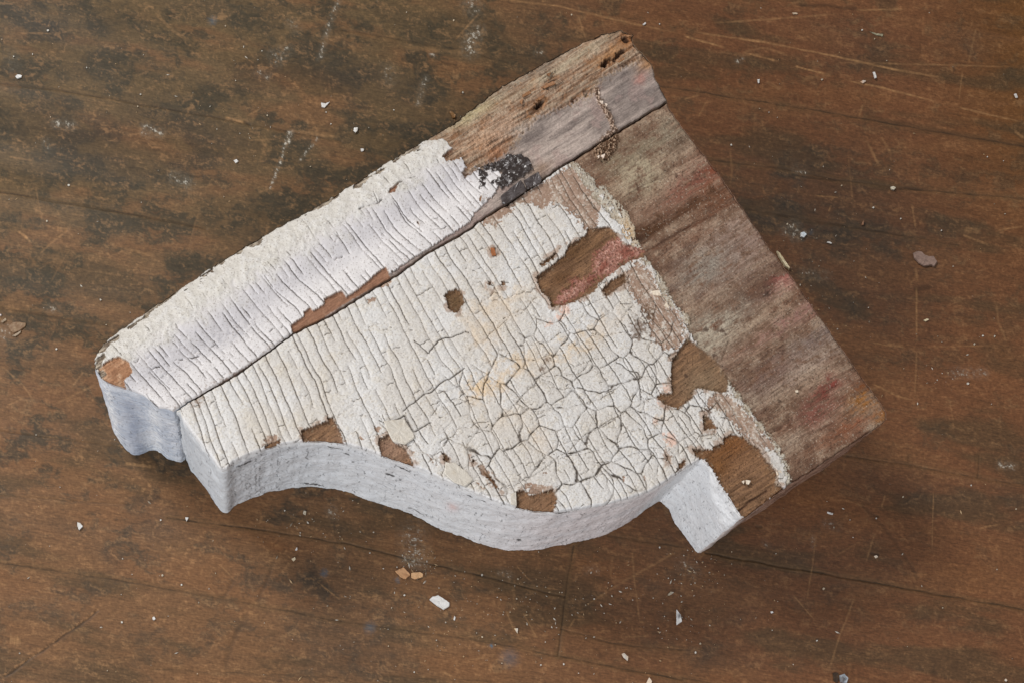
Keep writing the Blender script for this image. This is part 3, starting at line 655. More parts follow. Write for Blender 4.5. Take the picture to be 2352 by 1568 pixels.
big = [A4((2195, 395), (2000, 490), (1800, 660), (1700, 740), (1500, 850), (1370, 920)), A4((570, 330), (700, 225), (840, 135), (940, 60), (1050, 0)), A4((400, 400), (500, 405), (580, 370), (650, 490), (790, 420)),
       A4((860, 570), (960, 530), (990, 470), (1100, 440), (1340, 370), (1540, 150), (1700, 0)), A4((1110, 150), (1210, 50), (1240, 0)), A4((1800, 310), (1630, 330), (1450, 270)), A4((780, 370), (860, 270), (940, 225), (1120, 270)),
       A4((400, 400), (480, 500)), A4((370, 340), (420, 400)), A4((580, 340), (660, 490), (655, 530), (590, 580)), A4((860, 570), (890, 720), (880, 830)), A4((1110, 150), (1030, 170), (960, 130), (900, 60)),
       A5((0, 1000), (150, 980), (300, 960), (400, 1030), (500, 990), (600, 980)), A5((0, 1290), (190, 1100), (290, 1180), (420, 1160)), A5((190, 1100), (420, 1080), (500, 990)), A5((160, 1330), (400, 1280), (560, 1240), (640, 1180), (800, 1100), (900, 1095)),
       A5((240, 1568), (420, 1500), (680, 1350), (850, 1255), (940, 1225)), A5((0, 720), (60, 700), (130, 620), (190, 640)), A5((600, 590), (470, 650), (350, 680)), A5((905, 490), (840, 570), (735, 680), (660, 780)), A5((690, 630), (790, 630), (840, 600)),
       A5((860, 550), (910, 620), (910, 690), (900, 800), (870, 940), (920, 990)), A5((740, 680), (830, 740), (900, 800)), A5((930, 790), (1110, 790)), A5((905, 700), (960, 790), (1050, 910)), A5((920, 960), (930, 1060), (900, 1100), (920, 1200)),
       A5((440, 750), (510, 830), (620, 840), (740, 810), (880, 810)), A5((180, 900), (300, 830), (440, 770)), A6((0, 470), (200, 360), (390, 245), (500, 200)), A6((0, 720), (200, 690), (460, 600), (560, 590)), A6((385, 245), (400, 380), (370, 470), (280, 480)),
       A6((850, 170), (860, 300), (830, 470), (840, 600)), A6((330, 60), (385, 245)), A6((860, 300), (960, 420), (1000, 500)), A6((1000, 370), (960, 460)), A6((650, 290), (640, 400), (720, 600)), A6((830, 470), (760, 560), (640, 650)), A6((540, 380), (440, 420), (560, 540), (590, 580)),
       A6((920, 190), (1100, 480), (1190, 560)), A6((1210, 430), (1140, 510), (1080, 440)), A6((0, 830), (70, 790), (140, 950)), A6((200, 360), (330, 560), (450, 690)), A6((460, 600), (500, 730), (480, 800)), A4((1700, 740), (1720, 700), (2100, 620)),
       A4((1740, 910), (1850, 850)), A4((1040, 900), (1120, 855)), A2((1490, 1160), (1560, 1110), (1580, 1080), (1650, 1130), (1790, 1080)), A2((1500, 1400), (1600, 1310), (1680, 1240), (1790, 1200)), A2((1080, 1390), (1170, 1480), (1230, 1390), (1430, 1340)),
       A5((660, 1010), (800, 1090), (820, 1250)), A5((420, 1160), (560, 1200), (640, 1180)), A3((780, 1010), (860, 1130), (930, 1210)), A3((640, 1030), (700, 1120), (870, 1330))]
bd = np.full(X.shape, 30., np.float32)
minor = {0, 3, 4, 12, 13, 15, 16, 17, 18, 19, 21, 23, 24, 25, 26, 28, 29, 30} | set(range(5, 12)) | {14, 20, 22, 27, 31, 32, 33, 34, 35, 36, 37, 38, 39, 40, 41, 42, 43, 44, 45, 46, 47, 52, 53}
for k, p_ in enumerate(big): bd = np.minimum(bd, g.dist(wiggle(resample(p_, 4), 6, 9, 600+k), 30)+(.8 if k in minor else 0))
bw = .5+.5*np.clip(nm+.3, 0, 1)
ck = np.maximum(ck, ss(bw+1.1, bw*.4, bd+nz*.4)); dist = np.minimum(dist, bd)
# paint plates are slightly domed, with lifted lips
dome = ss(0, 9, dist)*1.3+ss(0, 2.4, dist)*.4
lip = ss(9, 1.5, np.abs(-bare*0+np.where(bare > 0, bare, 30)-3))*1.6
lump = fbm(s/11, t/4.5, 3, 490, .6)*1.0+nm*.9
h_p = 4.2+dome*.7+lump*.95+nz*.3+lip*np.clip(.6+nm*2, 0, 1.4)
h_p = np.where(under < 0, h_p-1.7-lip, h_p)
h_p = h_p*(1-ck)+(.9)*ck
cream = mix(ones3*C(200, 195, 188), C(208, 206, 203), ss(-.3, .4, nl+.3*nm)*.8)
cream = mix(cream, C(197, 187, 169), ss(.1, .6, -nl+nm*.4)*.30*ss(1000, 450, X))
cream = mix(cream, C(190, 180, 160), ss(0, .8, lump)*.25)
for x, y, rx, ry, st in [(1130, 885, 50, 22, .7), (1190, 840, 60, 18, .55), (1130, 760, 40, 26, .35), (1120, 715, 60, 26, .3), (1350, 790, 60, 16, .45), (1300, 815, 60, 14, .45), (1100, 900, 30, 20, .6), (1180, 690, 50, 22, .35), (1240, 1010, 30, 26, .35), (1170, 960, 50, 30, .25), (1520, 960, 14, 16, .3), (1380, 745, 70, 10, .3), (1490, 700, 14, 14, .3), (1110, 800, 12, 60, .3)]:
    cream = mix(cream, C(208, 176, 130), blob(X+nm*40+nf*8, Y+nf*16+nm*20, x, y, rx, ry, -.5)*st*np.clip(.75+.8*nm+.45*ss(9, 0, dist)+.3*nf, 0, 1.1))
for x, y, rx, ry in [(1297, 713, 12, 16), (1285, 730, 10, 10), (1530, 892, 8, 14), (1505, 968, 8, 8), (1522, 925, 10, 16), (1540, 1010, 14, 20), (1260, 745, 10, 7)]:
    cream = mix(cream, C(222, 174, 150), ss(.45, .75, blob(X+nf*10, Y+nz*6, x, y, rx*1.2, ry*1.2)+nf*.3)*.6)
tope = ones3*C(150, 124, 106)
tope = mix(tope, C(166, 142, 124), ss(0, .5, nm)*.6)
streak = ss(.18, .3, fbm(s/5, t/22, 3, 495))*ss(60, -5, under+40)
tope = mix(tope, C(206, 198, 188), streak*.75*ss(1450, 1500, X))
tope = mix(tope, C(206, 198, 186), ss(.3, .42, nf+.4*nm)*.6)
paint = np.where(undercoat[..., None], tope, cream)
pits = ss(.46, .62, fbm(X/3.6, Y/3.6, 2, 455)+.22*nm+.10*ss(1250, 900, Y)*ss(900, 1200, X))
paint = mix(paint, C(120, 98, 74), pits*.45)
paint = mix(paint, C(214, 206, 192), ss(.1, .6, lump)*.25)
paint = mix(paint, C(128, 106, 82), ss(3.5, 1.0, dist)*.18*(.5+nm))
paint = mix(paint, C(62, 50, 39), ss(.15, .8, ck)*.9)
dirt = np.minimum.reduce([np.hypot(X-1467, Y-752), np.hypot(X-1490, Y-722), np.hypot(X-1462, Y-770)*1.3, np.hypot(X-1255, Y-827)*2.5, np.hypot(X-1245, Y-848)*2.5, np.hypot(X-1625, Y-945)*2])
paint = mix(paint, C(88, 60, 36), ss(26, 2, dirt+nf*26)*.8)
edge = np.where(bare > 0, bare, 30)
lay = ss(9+10*nm, 4+8*nm, edge)*ss(-.05, .1, nm+.4*nf)
paint = mix(paint, C(158, 134, 116), lay*.75)
h_p = h_p-1.6*lay*(1-ck)
paint = mix(paint, C(150, 128, 102), ss(2.5, 0, edge)*.4)
# grime along the seam at the left end
gd = np.hypot((X-450), (Y-918)*1.3)
paint = mix(paint, C(122, 92, 66), ss(26, 4, gd+nf*22)*.6)
rimw = ss(9, 2, -sd)*(m_left < 0)*ss(-5, 5, (Y-943)-.9*(X-404)*0)*(t > 25)
paint = mix(paint, C(206, 205, 206), rimw*.6*(1-ck))
put = mix(ones3*C(176, 164, 146), C(192, 186, 172), ss(-.2, .5, nf)); put = mix(put, C(120, 98, 72), ss(.2, .5, nm+nz*.4)*.7); put = mix(put, C(168, 160, 146), blob(X, Y, 1380, 410, 50, 40)*.8)
put = mix(put, C(206, 170, 122), blob(X, Y, 1440, 540, 20, 34, 0)*.6)
h = h_w.copy(); col = wood
h = np.where(painted, h_p, h); col = np.where(painted[..., None], paint, col)
h = np.where(putty, h_w*.4+1.2+1.4*putty_m+nf*.9+nm*1.5+nz*.2, h); col = np.where(putty[..., None], put*(1+.12*nz)[..., None], col)
h = np.where((pk < 0) & ~painted & ~putty, h+1.8+nf*1.5, h)
# gouges: cupped brown hollow and the nail square
h = np.where(~painted & (bare < 0), h-2.0*ss(0, -8, bare), h)
# debris crust lying over the seam
deb = np.minimum(rsd(A3((900, 820), (985, 720), (1045, 690), (1075, 740), (1065, 820), (1005, 905), (930, 890)), 5), 30)
dm = ss(2, -6, deb)
h = h+dm*(4+nf*6+nz*3); col = mix(col, mix(ones3*C(86, 62, 44), C(186, 158, 132), ss(.25, .5, nz+nf*.5)), dm*.9)
body_rim = 3.4
u_list = pieces((cls == 2) & (sd < 1), 900); p_list = pieces((cls == 3) & (sd < 1), 900)
cls[(cls == 2)] = 1; cls[(cls == 3)] = np.where(m_left[cls == 3] < 0, 1, 0)
specs_b = {}
for k, m_ in enumerate(u_list): cls[m_] = 10+k; specs_b[10+k] = ('undercoat', M_under, 0)
for k, m_ in enumerate(p_list): cls[m_] = 40+k; specs_b[40+k] = ('putty_line', M_putty, 0)
body = emit(g, sd, h, col, cls, {**specs_b, 0: ('bare_wood', M_wood, 0), 1: ('paint_coat', M_paint, 0), 2: ('undercoat', M_under, 0), 3: ('putty_line', M_putty, 0)}, bracket)

def side_lump(LL, dp):
    wx, wy = 9*fbm(LL/26, dp/26, 3, 701, .6), 9*fbm(LL/26, dp/26, 3, 703, .6)
    u = .80*LL+.60*dp+wx; v = -.60*LL+.80*dp+wy
    return fbm(u/17, v/12, 4, 710, .65)*1.5
def side_disp(LL, dp, q):
    return fbm(LL/60, dp/60, 2, 700)*3.0+side_lump(LL, dp)
def side_crack(LL, dp, dens, seed=0):
    LL = LL+5*fbm(LL/20, dp/20, 3, 777); dp = dp+5*fbm(LL/20, dp/20, 3, 778)+.1*LL
    c1, _ = family(LL, dp, 13, .8, 30+seed, 26, -.28+dens, 1.0, 3, 3, False)
    c2, _ = family(dp+200, LL, 17, .9, 40+seed, 16, -.62+dens*.6, .9, 3, 3, False)
    return np.maximum(c1, c2*.9)
def body_side_col(LL, dp, q, nrm):
    n = q.shape[0]; rows = LL.shape[0]
    a = fbm(LL/90, dp/70, 3, 730); b = fbm(LL/7, dp/7, 3, 740); f2 = fbm(LL/3.2, dp/10, 2, 745); lo = fbm(LL/22, dp/3.5, 3, 748)
    qx = np.broadcast_to(q[:, 0], LL.shape); qy = np.broadcast_to(q[:, 1], LL.shape)
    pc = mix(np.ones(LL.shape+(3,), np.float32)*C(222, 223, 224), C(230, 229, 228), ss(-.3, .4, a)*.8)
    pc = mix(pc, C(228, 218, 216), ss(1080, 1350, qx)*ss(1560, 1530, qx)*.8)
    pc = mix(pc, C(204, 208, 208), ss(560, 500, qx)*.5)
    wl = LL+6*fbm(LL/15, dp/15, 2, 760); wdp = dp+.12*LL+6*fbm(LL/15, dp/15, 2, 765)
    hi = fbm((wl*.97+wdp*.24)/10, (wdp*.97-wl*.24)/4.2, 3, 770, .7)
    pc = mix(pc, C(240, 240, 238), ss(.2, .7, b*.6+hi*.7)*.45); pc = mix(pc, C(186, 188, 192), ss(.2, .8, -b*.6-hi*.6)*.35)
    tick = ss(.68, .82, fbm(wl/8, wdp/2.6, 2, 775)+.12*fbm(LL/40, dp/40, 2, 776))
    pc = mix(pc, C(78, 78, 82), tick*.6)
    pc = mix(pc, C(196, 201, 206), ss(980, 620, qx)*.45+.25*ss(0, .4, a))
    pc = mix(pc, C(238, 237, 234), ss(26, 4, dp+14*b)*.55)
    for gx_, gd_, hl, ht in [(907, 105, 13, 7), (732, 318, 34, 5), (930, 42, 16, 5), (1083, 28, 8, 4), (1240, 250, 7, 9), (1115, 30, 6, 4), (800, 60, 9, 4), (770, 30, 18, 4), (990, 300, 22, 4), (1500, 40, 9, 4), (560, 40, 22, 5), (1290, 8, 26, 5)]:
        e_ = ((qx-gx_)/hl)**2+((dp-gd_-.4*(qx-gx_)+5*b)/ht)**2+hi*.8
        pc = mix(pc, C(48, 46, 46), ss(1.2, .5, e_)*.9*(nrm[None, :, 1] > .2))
    pc = mix(pc, C(226, 188, 180), np.exp(-((qx-1061)/12)**2-((dp-150)/30)**2)*.6*(nrm[None, :, 1] > .2))
    dens = .6*ss(760, 600, qx)*ss(520, 545, qx)-.14+.15*b
    ck_ = side_crack(LL, dp, dens)
    pc = mix(pc, C(54, 54, 58), ck_*.75)
    wd_c = mix(np.ones(LL.shape+(3,), np.float32)*C(138, 104, 84), C(168, 136, 118), ss(-.2, .4, fbm(LL/60, dp/5, 3, 750)))
    wd_c = mix(wd_c, C(70, 46, 34), ss(.2, .5, fbm(LL/90, dp/9, 3, 755))*.8)
    wd_c = mix(wd_c, C(206, 196, 190), ss(1800, 1715, qx)*ss(30, 60, dp+b*60)*(qy > 1000)*.85)
    isw = wood_side(q)
    return np.where(isw[None, :, None], wd_c, pc)
def wood_side(q):
    tq = (q[:, 0]-404)*E2[0]+(q[:, 1]-943)*E2[1]
    return (q[:, 0] > 1708) | ((tq < 12) & (q[:, 0] > 440)) | ((q[:, 0] > 1525) & (q[:, 1] < 700))
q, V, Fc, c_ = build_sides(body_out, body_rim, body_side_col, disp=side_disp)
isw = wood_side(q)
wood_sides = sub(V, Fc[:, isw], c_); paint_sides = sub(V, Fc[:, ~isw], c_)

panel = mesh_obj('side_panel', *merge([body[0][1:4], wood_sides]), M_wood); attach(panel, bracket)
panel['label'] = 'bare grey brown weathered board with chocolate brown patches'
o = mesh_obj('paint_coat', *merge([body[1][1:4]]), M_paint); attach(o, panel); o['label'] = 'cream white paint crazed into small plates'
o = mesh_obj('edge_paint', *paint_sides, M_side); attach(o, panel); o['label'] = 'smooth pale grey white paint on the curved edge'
for k in sorted(body):
    if k >= 10:
        o = mesh_obj(body[k][0], *body[k][1:4], body[k][4]); attach(o, panel)
        o['label'] = 'rough cream putty ridge between paint and bare board' if k >= 40 else 'taupe undercoat showing where the white has flaked'

# =============================== MOULDING STRIP ===============================
g2 = Grid(200, 55, 1560, 960, 1.5)
oldg = g; g = g2
X, Y = g.X, g.Y
s, t = st_of(X, Y); v = -t
nf = fbm(X/7, Y/7, 3, 800, .6); nm = fbm(X/30, Y/30, 4, 810); nl = fbm(X/120, Y/120, 3, 820); nz = fbm(X/3.6, Y/3.6, 2, 830)
gr1, gr2, gr3 = wood_grain(s, t+nl*5, 7)
ones3 = np.ones(X.shape+(3,), np.float32)
sd = g.sdf(strip_out, 60)
pz = A1((590, 800), (0, 900), (0, 0)) + [(260, 700), (700, 440)] + A2((1100, 100), (1180, 120), (1255, 118), (1310, 180), (1250, 235), (1275, 262), (1340, 250), (1375, 238), (1405, 290), (1378, 325), (1400, 352), (1450, 320), (1500, 290)) \
    + A3((150, 930), (200, 960), (300, 930), (330, 1010), (300, 1080), (260, 1130), (150, 1235), (120, 1290))
pm = rsd(pz, 2.2, 60)
bare_polys = [A2((285, 1300), (330, 1265), (372, 1240), (370, 1212), (412, 1183), (430, 1205), (500, 1160), (498, 1128), (610, 1073), (640, 1115), (690, 1085), (760, 1030), (845, 955), (893, 925), (925, 990), (640, 1150), (310, 1365)),
              A1((108, 540), (160, 492), (200, 470), (240, 460), (300, 490), (312, 520), (328, 552), (270, 600), (282, 655), (190, 632), (130, 595)), A2((905, 470), (920, 440), (975, 402), (960, 430), (945, 460)), A2((1250, 235), (1290, 200), (1320, 185), (1300, 210)), A2((1490, 490), (1505, 470), (1495, 510)), A2((1090, 630), (1100, 630), (1105, 655))]
bare = np.full(X.shape, 30., np.float32)
for p_ in bare_polys: bare = np.minimum(bare, rsd(p_, 1.0))
edge_d = -sd
bark = (edge_d < 10+12*nm+2*nf+5*ss(450, 250, X)) & (Y+.65*X < 1150+0*X) & (X < 1300) & ((v > 150)) & ((nm*.7+nf*.15+fbm(s/80, t/14, 2, 833)*1.1) > -.05)
painted = (pm < 0) & (bare > 0) & ~bark
cls = np.zeros(X.shape, np.int8); cls[painted] = 1
tar_p = [A3((200, 930), (330, 880), (360, 850), (440, 850), (500, 880), (525, 950), (480, 985), (400, 1030), (330, 1080), (250, 1030), (320, 1000), (330, 960), (270, 960)), A3((165, 950), (230, 945), (240, 985), (200, 1040), (190, 990)), A2((1490, 350), (1520, 320), (1530, 400), (1490, 420))]
tar = np.full(X.shape, 30., np.float32)
for p_ in tar_p: tar = np.minimum(tar, rsd(p_, 2.2))
is_tar = (tar < 0) & ((nf*.6+nz*.3+ss(-9, 0, tar)*.25) < .35+.9*ss(1140, 1160, X))
rid = np.abs(fbm(s/34+nf*.4, t/20, 2, 881, .5))
cls[is_tar] = 2
# profile across the strip
prof = -7*np.exp(-((v-84)/32.)**2)+12*ss(88, 160, v)-2*ss(165, 200, v)
endf = ss(150, 0, s)
roll = -16*ss(188, 240, v)
base_h = prof+roll
band = fbm(s/60, t/7, 4, 840, .6)
wood = mix(ones3*C(140, 127, 119), C(168, 153, 143), ss(-.3, .4, gr3)); wood = mix(wood, C(98, 87, 82), ss(.0, .5, -gr3*.5+.4*gr2+nm*.5)*.6); wood = mix(wood, C(158, 136, 128), ss(.1, .5, nm+nl)*.5)
brownz = rsd(A3((-200, 400), (480, 100), (1100, 20), (1300, 230), (1270, 262), (1100, 300), (960, 375), (935, 440), (900, 480), (700, 560), (560, 620), (480, 700), (400, 800), (330, 860), (100, 990), (-100, 900)), 8, 60)
bro = mix(ones3*C(146, 119, 98), C(168, 148, 126), ss(-.2, .5, band)); bro = mix(bro, C(116, 86, 62), ss(.05, .55, -band+.3*nm)*.8); bro = mix(bro, C(160, 116, 84), ss(.25, .6, nm+nf*.3)*.35)
wood = mix(wood, bro, ss(8, -8, brownz))
for x, y, rx, ry, c_, st in [(1300, 150, 140, 11, C(168, 154, 130), .8), (1220, 170, 120, 7, C(118, 112, 100), .6), (1400, 130, 50, 16, C(156, 112, 70), .8), (1440, 100, 20, 16, C(140, 88, 48), .8), (1080, 260, 60, 18, C(176, 164, 126), .8), (1120, 320, 60, 20, C(196, 156, 124), .6), (1140, 345, 30, 14, C(176, 110, 66), .5),
                          (1230, 310, 34, 20, C(92, 82, 78), .6), (1150, 300, 40, 24, C(176, 150, 130), .5), (1430, 210, 60, 14, C(112, 103, 100), .35), (1500, 200, 60, 10, C(106, 97, 95), .45), (1470, 180, 14, 10, C(176, 120, 108), .6), (1190, 300, 30, 10, C(186, 176, 164), .5), (1490, 145, 26, 14, C(166, 122, 82), .8), (1240, 390, 30, 16, C(134, 108, 82), .6)]:
    wood = mix(wood, c_, blob(X+nf*5, Y+nm*8, x, y, rx, ry)*st)
wood = wood*(1+.20*gr1+.14*gr2+.20*nz+.10*nf)[..., None]
wood = mix(wood, C(64, 46, 34), ss(.34, .5, gr1+.3*nz)*.5*ss(6, -6, brownz)+ss(.4, .6, gr1+.2*nz)*.3)
wood = mix(wood, C(156, 110, 72), ss(.46, .56, fbm(s/9, t/4, 3, 845)+.1*nm)*.45*ss(4, -10, brownz))
tan = mix(ones3*C(160, 118, 88), C(186, 150, 120), ss(-.1, .5, nm+nf*.4)); tan = mix(tan, C(124, 86, 62), ss(.1, .5, -nf+gr2)*.5)
tan = mix(tan, C(134, 98, 78), ss(400, 650, X)*.8)
wood = mix(wood, tan*(1+.12*gr1+.1*nz)[..., None], ss(1.5, -1.5, bare))
h_w = gr1*.9+gr2*.9+nz*.5+base_h+ss(6, -8, brownz)*(band*3.2+nf*1.6-2)
for x, y, rx, ry, dpth in [(1237, 243, 15, 6.5, 13), (1391, 148, 17, 7, 12), (1418, 132, 22, 5, 7), (1434, 96, 8, 10, 8), (1345, 212, 8, 6, 3), (1232, 252, 22, 8, 4), (1318, 230, 10, 3, 4), (1262, 198, 20, 5, 3)]:
    b_ = blob(X+nf*4, Y+nf*4, x, y, rx, ry, -.75); h_w = h_w-dpth*ss(.25, .8, b_); wood = mix(wood, C(50, 30, 18), ss(.2, .7, b_)*(.95 if dpth > 6 else .5))
    wood = mix(wood, C(158, 108, 66), ss(.05, .2, b_)*ss(.35, .2, b_)*.5)
barkc = mix(ones3*C(104, 90, 76), C(172, 160, 142), ss(-.2, .3, fbm(s/26, t/4, 3, 850)))
wood = mix(wood, barkc, bark*.95*(X < 1000)+bark*.4*(X >= 1000))
# debris line
dl = g.dist(wiggle(resample(A3((930, 440), (960, 520), (990, 560), (1020, 640), (1040, 700)), 3), 4, 4, 77), 30); dm = ss(9, 3, dl+nf*6)
deb = ss(2, -6, rsd(A3((900, 820), (985, 720), (1045, 690), (1075, 740), (1065, 820), (1005, 905), (930, 890)), 5)); dm = np.maximum(dm, deb)
dcol = mix(ones3*C(92, 66, 48), C(196, 170, 148), ss(.15, .4, nz+nf*.5))
# strip paint
f1c, f1d = family(s-.18*t, t, 18, .7, 50, 60, .42-.0*X, .6, 2.6, 6, True, .14, 30, kink=.7)
sel = ss(158, 128, v+nm*22)
f2c, f2d = family(s-.1*t, t, 46, .9, 60, 30, -.15-.0*X, .7, 5, 9, False)
ck = np.maximum(f1c*sel*ss(0, 8, v), f2c*ss(215, 190, v)*(1-sel)*.8)
dist = np.where(sel > .4, f1d, f2d+2)
wl1, wl2 = worley(X/64, Y/44, 17)
fold = g.dist(wiggle(resample(A2((720, 565), (800, 545), (860, 520), (900, 470), (960, 410), (1020, 375), (1110, 355), (1160, 300)), 3), 3, 5, 88), 30)
fold = np.minimum(fold, g.dist(wiggle(resample(A1((440, 530), (540, 490), (620, 460), (740, 440), (850, 380)), 3), 3, 5, 89), 30)*1.2)
ck = np.maximum(ck, ss(2.4, .6, fold)*np.clip(.4+nm*2, 0, .9))
lump = fbm(s/13, t/8, 3, 860, .6)
h_p = base_h+3.4+ss(0, 6, dist)*1.0*sel+lump*(.4+.45*(1-sel))+nz*.12+nm*(.5+1.6*(1-sel))+ss(9, 1, np.where(bare > 0, bare, 30))*1.3
h_p = h_p*(1-ck)+(base_h-.5)*ck
white = mix(ones3*C(210, 206, 204), C(205, 201, 204), ss(60, 120, v)*.5)
creamc = mix(ones3*C(198, 193, 184), C(206, 203, 198), ss(-.2, .5, nm)); creamc = mix(creamc, C(190, 183, 169), ss(.2, .6, nm-.2*nl)*.5)
paint = mix(white, creamc, 1-ss(185, 110, v+nm*30+nf*8))
dz = blob(X, Y, 520, 775, 120, 26, -.5)+.7*blob(X, Y, 380, 870, 50, 30, -.4)+.25*blob(X, Y, 800, 600, 200, 10, -.56)
paint = mix(paint, C(152, 150, 155), np.clip(dz, 0, 1)*(.3+.5*np.clip(fbm(s/12, t/5, 3, 865)+.2, 0, 1)))  # shade of the hollow along the strip, painted into the colour
paint = mix(paint, C(112, 96, 86), ss(.5, .64, fbm(X/3.6, Y/3.6, 2, 870)+.18*nm)*.6)
paint = mix(paint, C(76, 66, 60), ss(.2, .9, ck)*.85)
paint = mix(paint, C(168, 148, 124), ss(3, 0, np.where(bare > 0, bare, 30))*.4)
paint = mix(paint, C(140, 116, 94), ss(.2, .5, nf+.3*nm)*ss(26, 0, np.abs(pm))*.4)
tarc = mix(ones3*C(48, 39, 35), C(182, 178, 178), ss(.05, .012, rid)*.65*ss(-.1, .3, nf+nm+.1)+ss(.4, .6, fbm(s/16, t/7, 3, 880))*.3)
h = h_w.copy(); col = wood
h = np.where(painted, h_p, h); col = np.where(painted[..., None], paint, col)
h = np.where(bark, h-1.5+fbm(s/26, t/6, 3, 850)*2.5, h)
h = h+dm*(2.5+nf*4+nz*2); col = mix(col, dcol, dm*.85*(~painted))
h = np.where(is_tar, base_h+5+fbm(s/14, t/9, 2, 885)*2.5, h); col = np.where(is_tar[..., None], tarc, col)
strip = emit(g, sd, h, col, cls, {0: ('wood', M_wood, 0), 1: ('paint_coat', M_paint, 0), 2: ('tar_patch', M_tar, 0)}, bracket)
# rim height along the outline
qs, _ = side_wall(strip_out, None)
ss_, tt_ = st_of(qs[:, 0], qs[:, 1]); vv = -tt_
rimh = -7*np.exp(-((vv-84)/32.)**2)+12*ss(88, 160, vv)-2*ss(165, 200, vv)-16*ss(188, 240, vv)+3.0
def end_mask(q):
    sq, tq = st_of(q[:, 0], q[:, 1])
    return (q[:, 0] < 440) & (q[:, 1] > 838)
def strip_col(LL, dp, q, nrm):
    n = q.shape[0]
    a = fbm(LL/60, dp/80, 3, 930); b = fbm(LL/7, dp/7, 3, 940); lines = fbm(LL/40, dp/3.2, 3, 945)
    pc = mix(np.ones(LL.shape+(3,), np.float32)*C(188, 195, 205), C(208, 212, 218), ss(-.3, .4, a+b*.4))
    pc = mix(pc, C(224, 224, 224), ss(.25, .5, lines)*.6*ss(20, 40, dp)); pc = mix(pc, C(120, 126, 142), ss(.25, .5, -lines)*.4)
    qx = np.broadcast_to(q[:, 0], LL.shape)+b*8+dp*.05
    pc = mix(pc, C(236, 236, 234), (np.exp(-((qx-246)/9)**2)*ss(0, .3, b+.2)+np.exp(-((qx-352)/12)**2)*ss(-.2, .3, lines))*.8)  # ridge highlights of the scrolled end, painted as white bands
    pc = mix(pc, C(132, 142, 162), np.exp(-((qx-292)/26)**2)*ss(20, 90, dp)*.55)  # shade of the hollow between the ridges, painted in blue
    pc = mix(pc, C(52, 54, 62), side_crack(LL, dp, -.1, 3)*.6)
    wc = mix(np.ones(LL.shape+(3,), np.float32)*C(96, 78, 62), C(140, 120, 100), ss(-.2, .4, fbm(LL/60, dp/5, 3, 950)))
    return np.where(end_mask(q)[None, :, None], pc, wc)
def strip_shift(q):
    w = np.exp(-((q[:, 0]-262)/62.)**2-((q[:, 1]-885)/62.)**2)
    w2 = np.exp(-((q[:, 0]-385)/26.)**2-((q[:, 1]-940)/20.)**2)
    return w*17+w2*2, w*46+w2*9
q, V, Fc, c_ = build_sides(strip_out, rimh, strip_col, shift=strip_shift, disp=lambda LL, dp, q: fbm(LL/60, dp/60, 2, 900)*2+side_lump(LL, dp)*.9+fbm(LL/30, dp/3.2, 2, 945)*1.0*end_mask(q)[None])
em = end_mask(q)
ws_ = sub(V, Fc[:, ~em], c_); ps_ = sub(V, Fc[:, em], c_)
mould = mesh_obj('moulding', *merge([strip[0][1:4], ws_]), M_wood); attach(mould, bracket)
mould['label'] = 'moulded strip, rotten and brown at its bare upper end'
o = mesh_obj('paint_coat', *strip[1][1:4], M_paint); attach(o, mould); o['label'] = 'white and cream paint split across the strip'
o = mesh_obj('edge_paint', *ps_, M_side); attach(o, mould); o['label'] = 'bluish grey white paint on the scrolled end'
o = mesh_obj('tar_patch', *strip[2][1:4], M_tar); attach(o, mould)

# ------------------------------------------------------------------ flakes and chips
def chip(name, pts, z0, thick, cols, mat, curl=0.0, tilt=0.0, n=9, seed=0, zfun=None, hgt=0.0):
    """a thin irregular flake with real thickness; pts in the reference frame seen at height z0"""
    p = np.array(pts, float); c = p.mean(0)
    q = wiggle(resample(p, max(1.5, np.ptp(p[:, 0])/14), closed=True), .35+.01*np.ptp(p[:, 0]), 3, seed)
    m = len(q); rings = [1.0, .93, .6, .25]
    wx, wy = un(q[:, 0], q[:, 1], z0); cx_, cy_ = un(c[0], c[1], z0); cx_, cy_ = float(cx_), float(cy_)
    dx, dy = wx-cx_, wy-cy_; R = max(np.hypot(dx, dy).max(), 1e-5)
    th = rs.rand()*6.28; ca, sa = math.cos(th), math.sin(th)
    V = []; 
    def zz(x, y): return z0*0+curl*((x*ca+y*sa)/R)**2*R+tilt*((x*ca+y*sa)+R)+hgt
    for r in rings:
        x, y = dx*r, dy*r
        V.append(np.stack([x, y, zz(x, y)+thick*(1 if r < 1 else .55)+perlin(x/.0016, y/.0016, seed)*thick*.25], -1))
    V.append(np.array([[0, 0, thick+hgt+tilt*R]]))
    x, y = dx, dy; V.append(np.stack([x, y, zz(x, y)], -1)); V.append(np.array([[0, 0, hgt+tilt*R]]))
    Vt = np.vstack(V); F3 = []
    for k in range(3):
        a = k*m; b = (k+1)*m
        for i in range(m):
            j = (i+1) % m; F3 += [(a+i, a+j, b+j), (a+i, b+j, b+i)]
    ctr = 4*m; bot = 4*m+1; bc = bot+m
    for i in range(m):
        j = (i+1) % m
        F3 += [(3*m+i, 3*m+j, ctr), (bot+j, bot+i, bc), (bot+i, bot+j, j), (bot+i, j, i)]
    cc = np.array(cols[0])[None]*np.ones((len(Vt), 1)); k2 = np.clip(fbm(Vt[:, 0]/.003, Vt[:, 1]/.003, 2, seed)+.1, 0, 1)[:, None]
    cc = cc*(1-k2)+np.array(cols[1])[None]*k2
    o = mesh_obj(name, Vt, np.array(F3), cc, mat, smooth=False)
    o.location = (cx_, cy_, z0)
    return o
M_chip = material('chip_paint', .55, .35, gscale=1500, gamp=.1, bump=.3)
FL = 0.0003
W1, W2 = C(214, 212, 208), C(196, 192, 184)
T1, T2 = C(196, 150, 108), C(168, 122, 84)
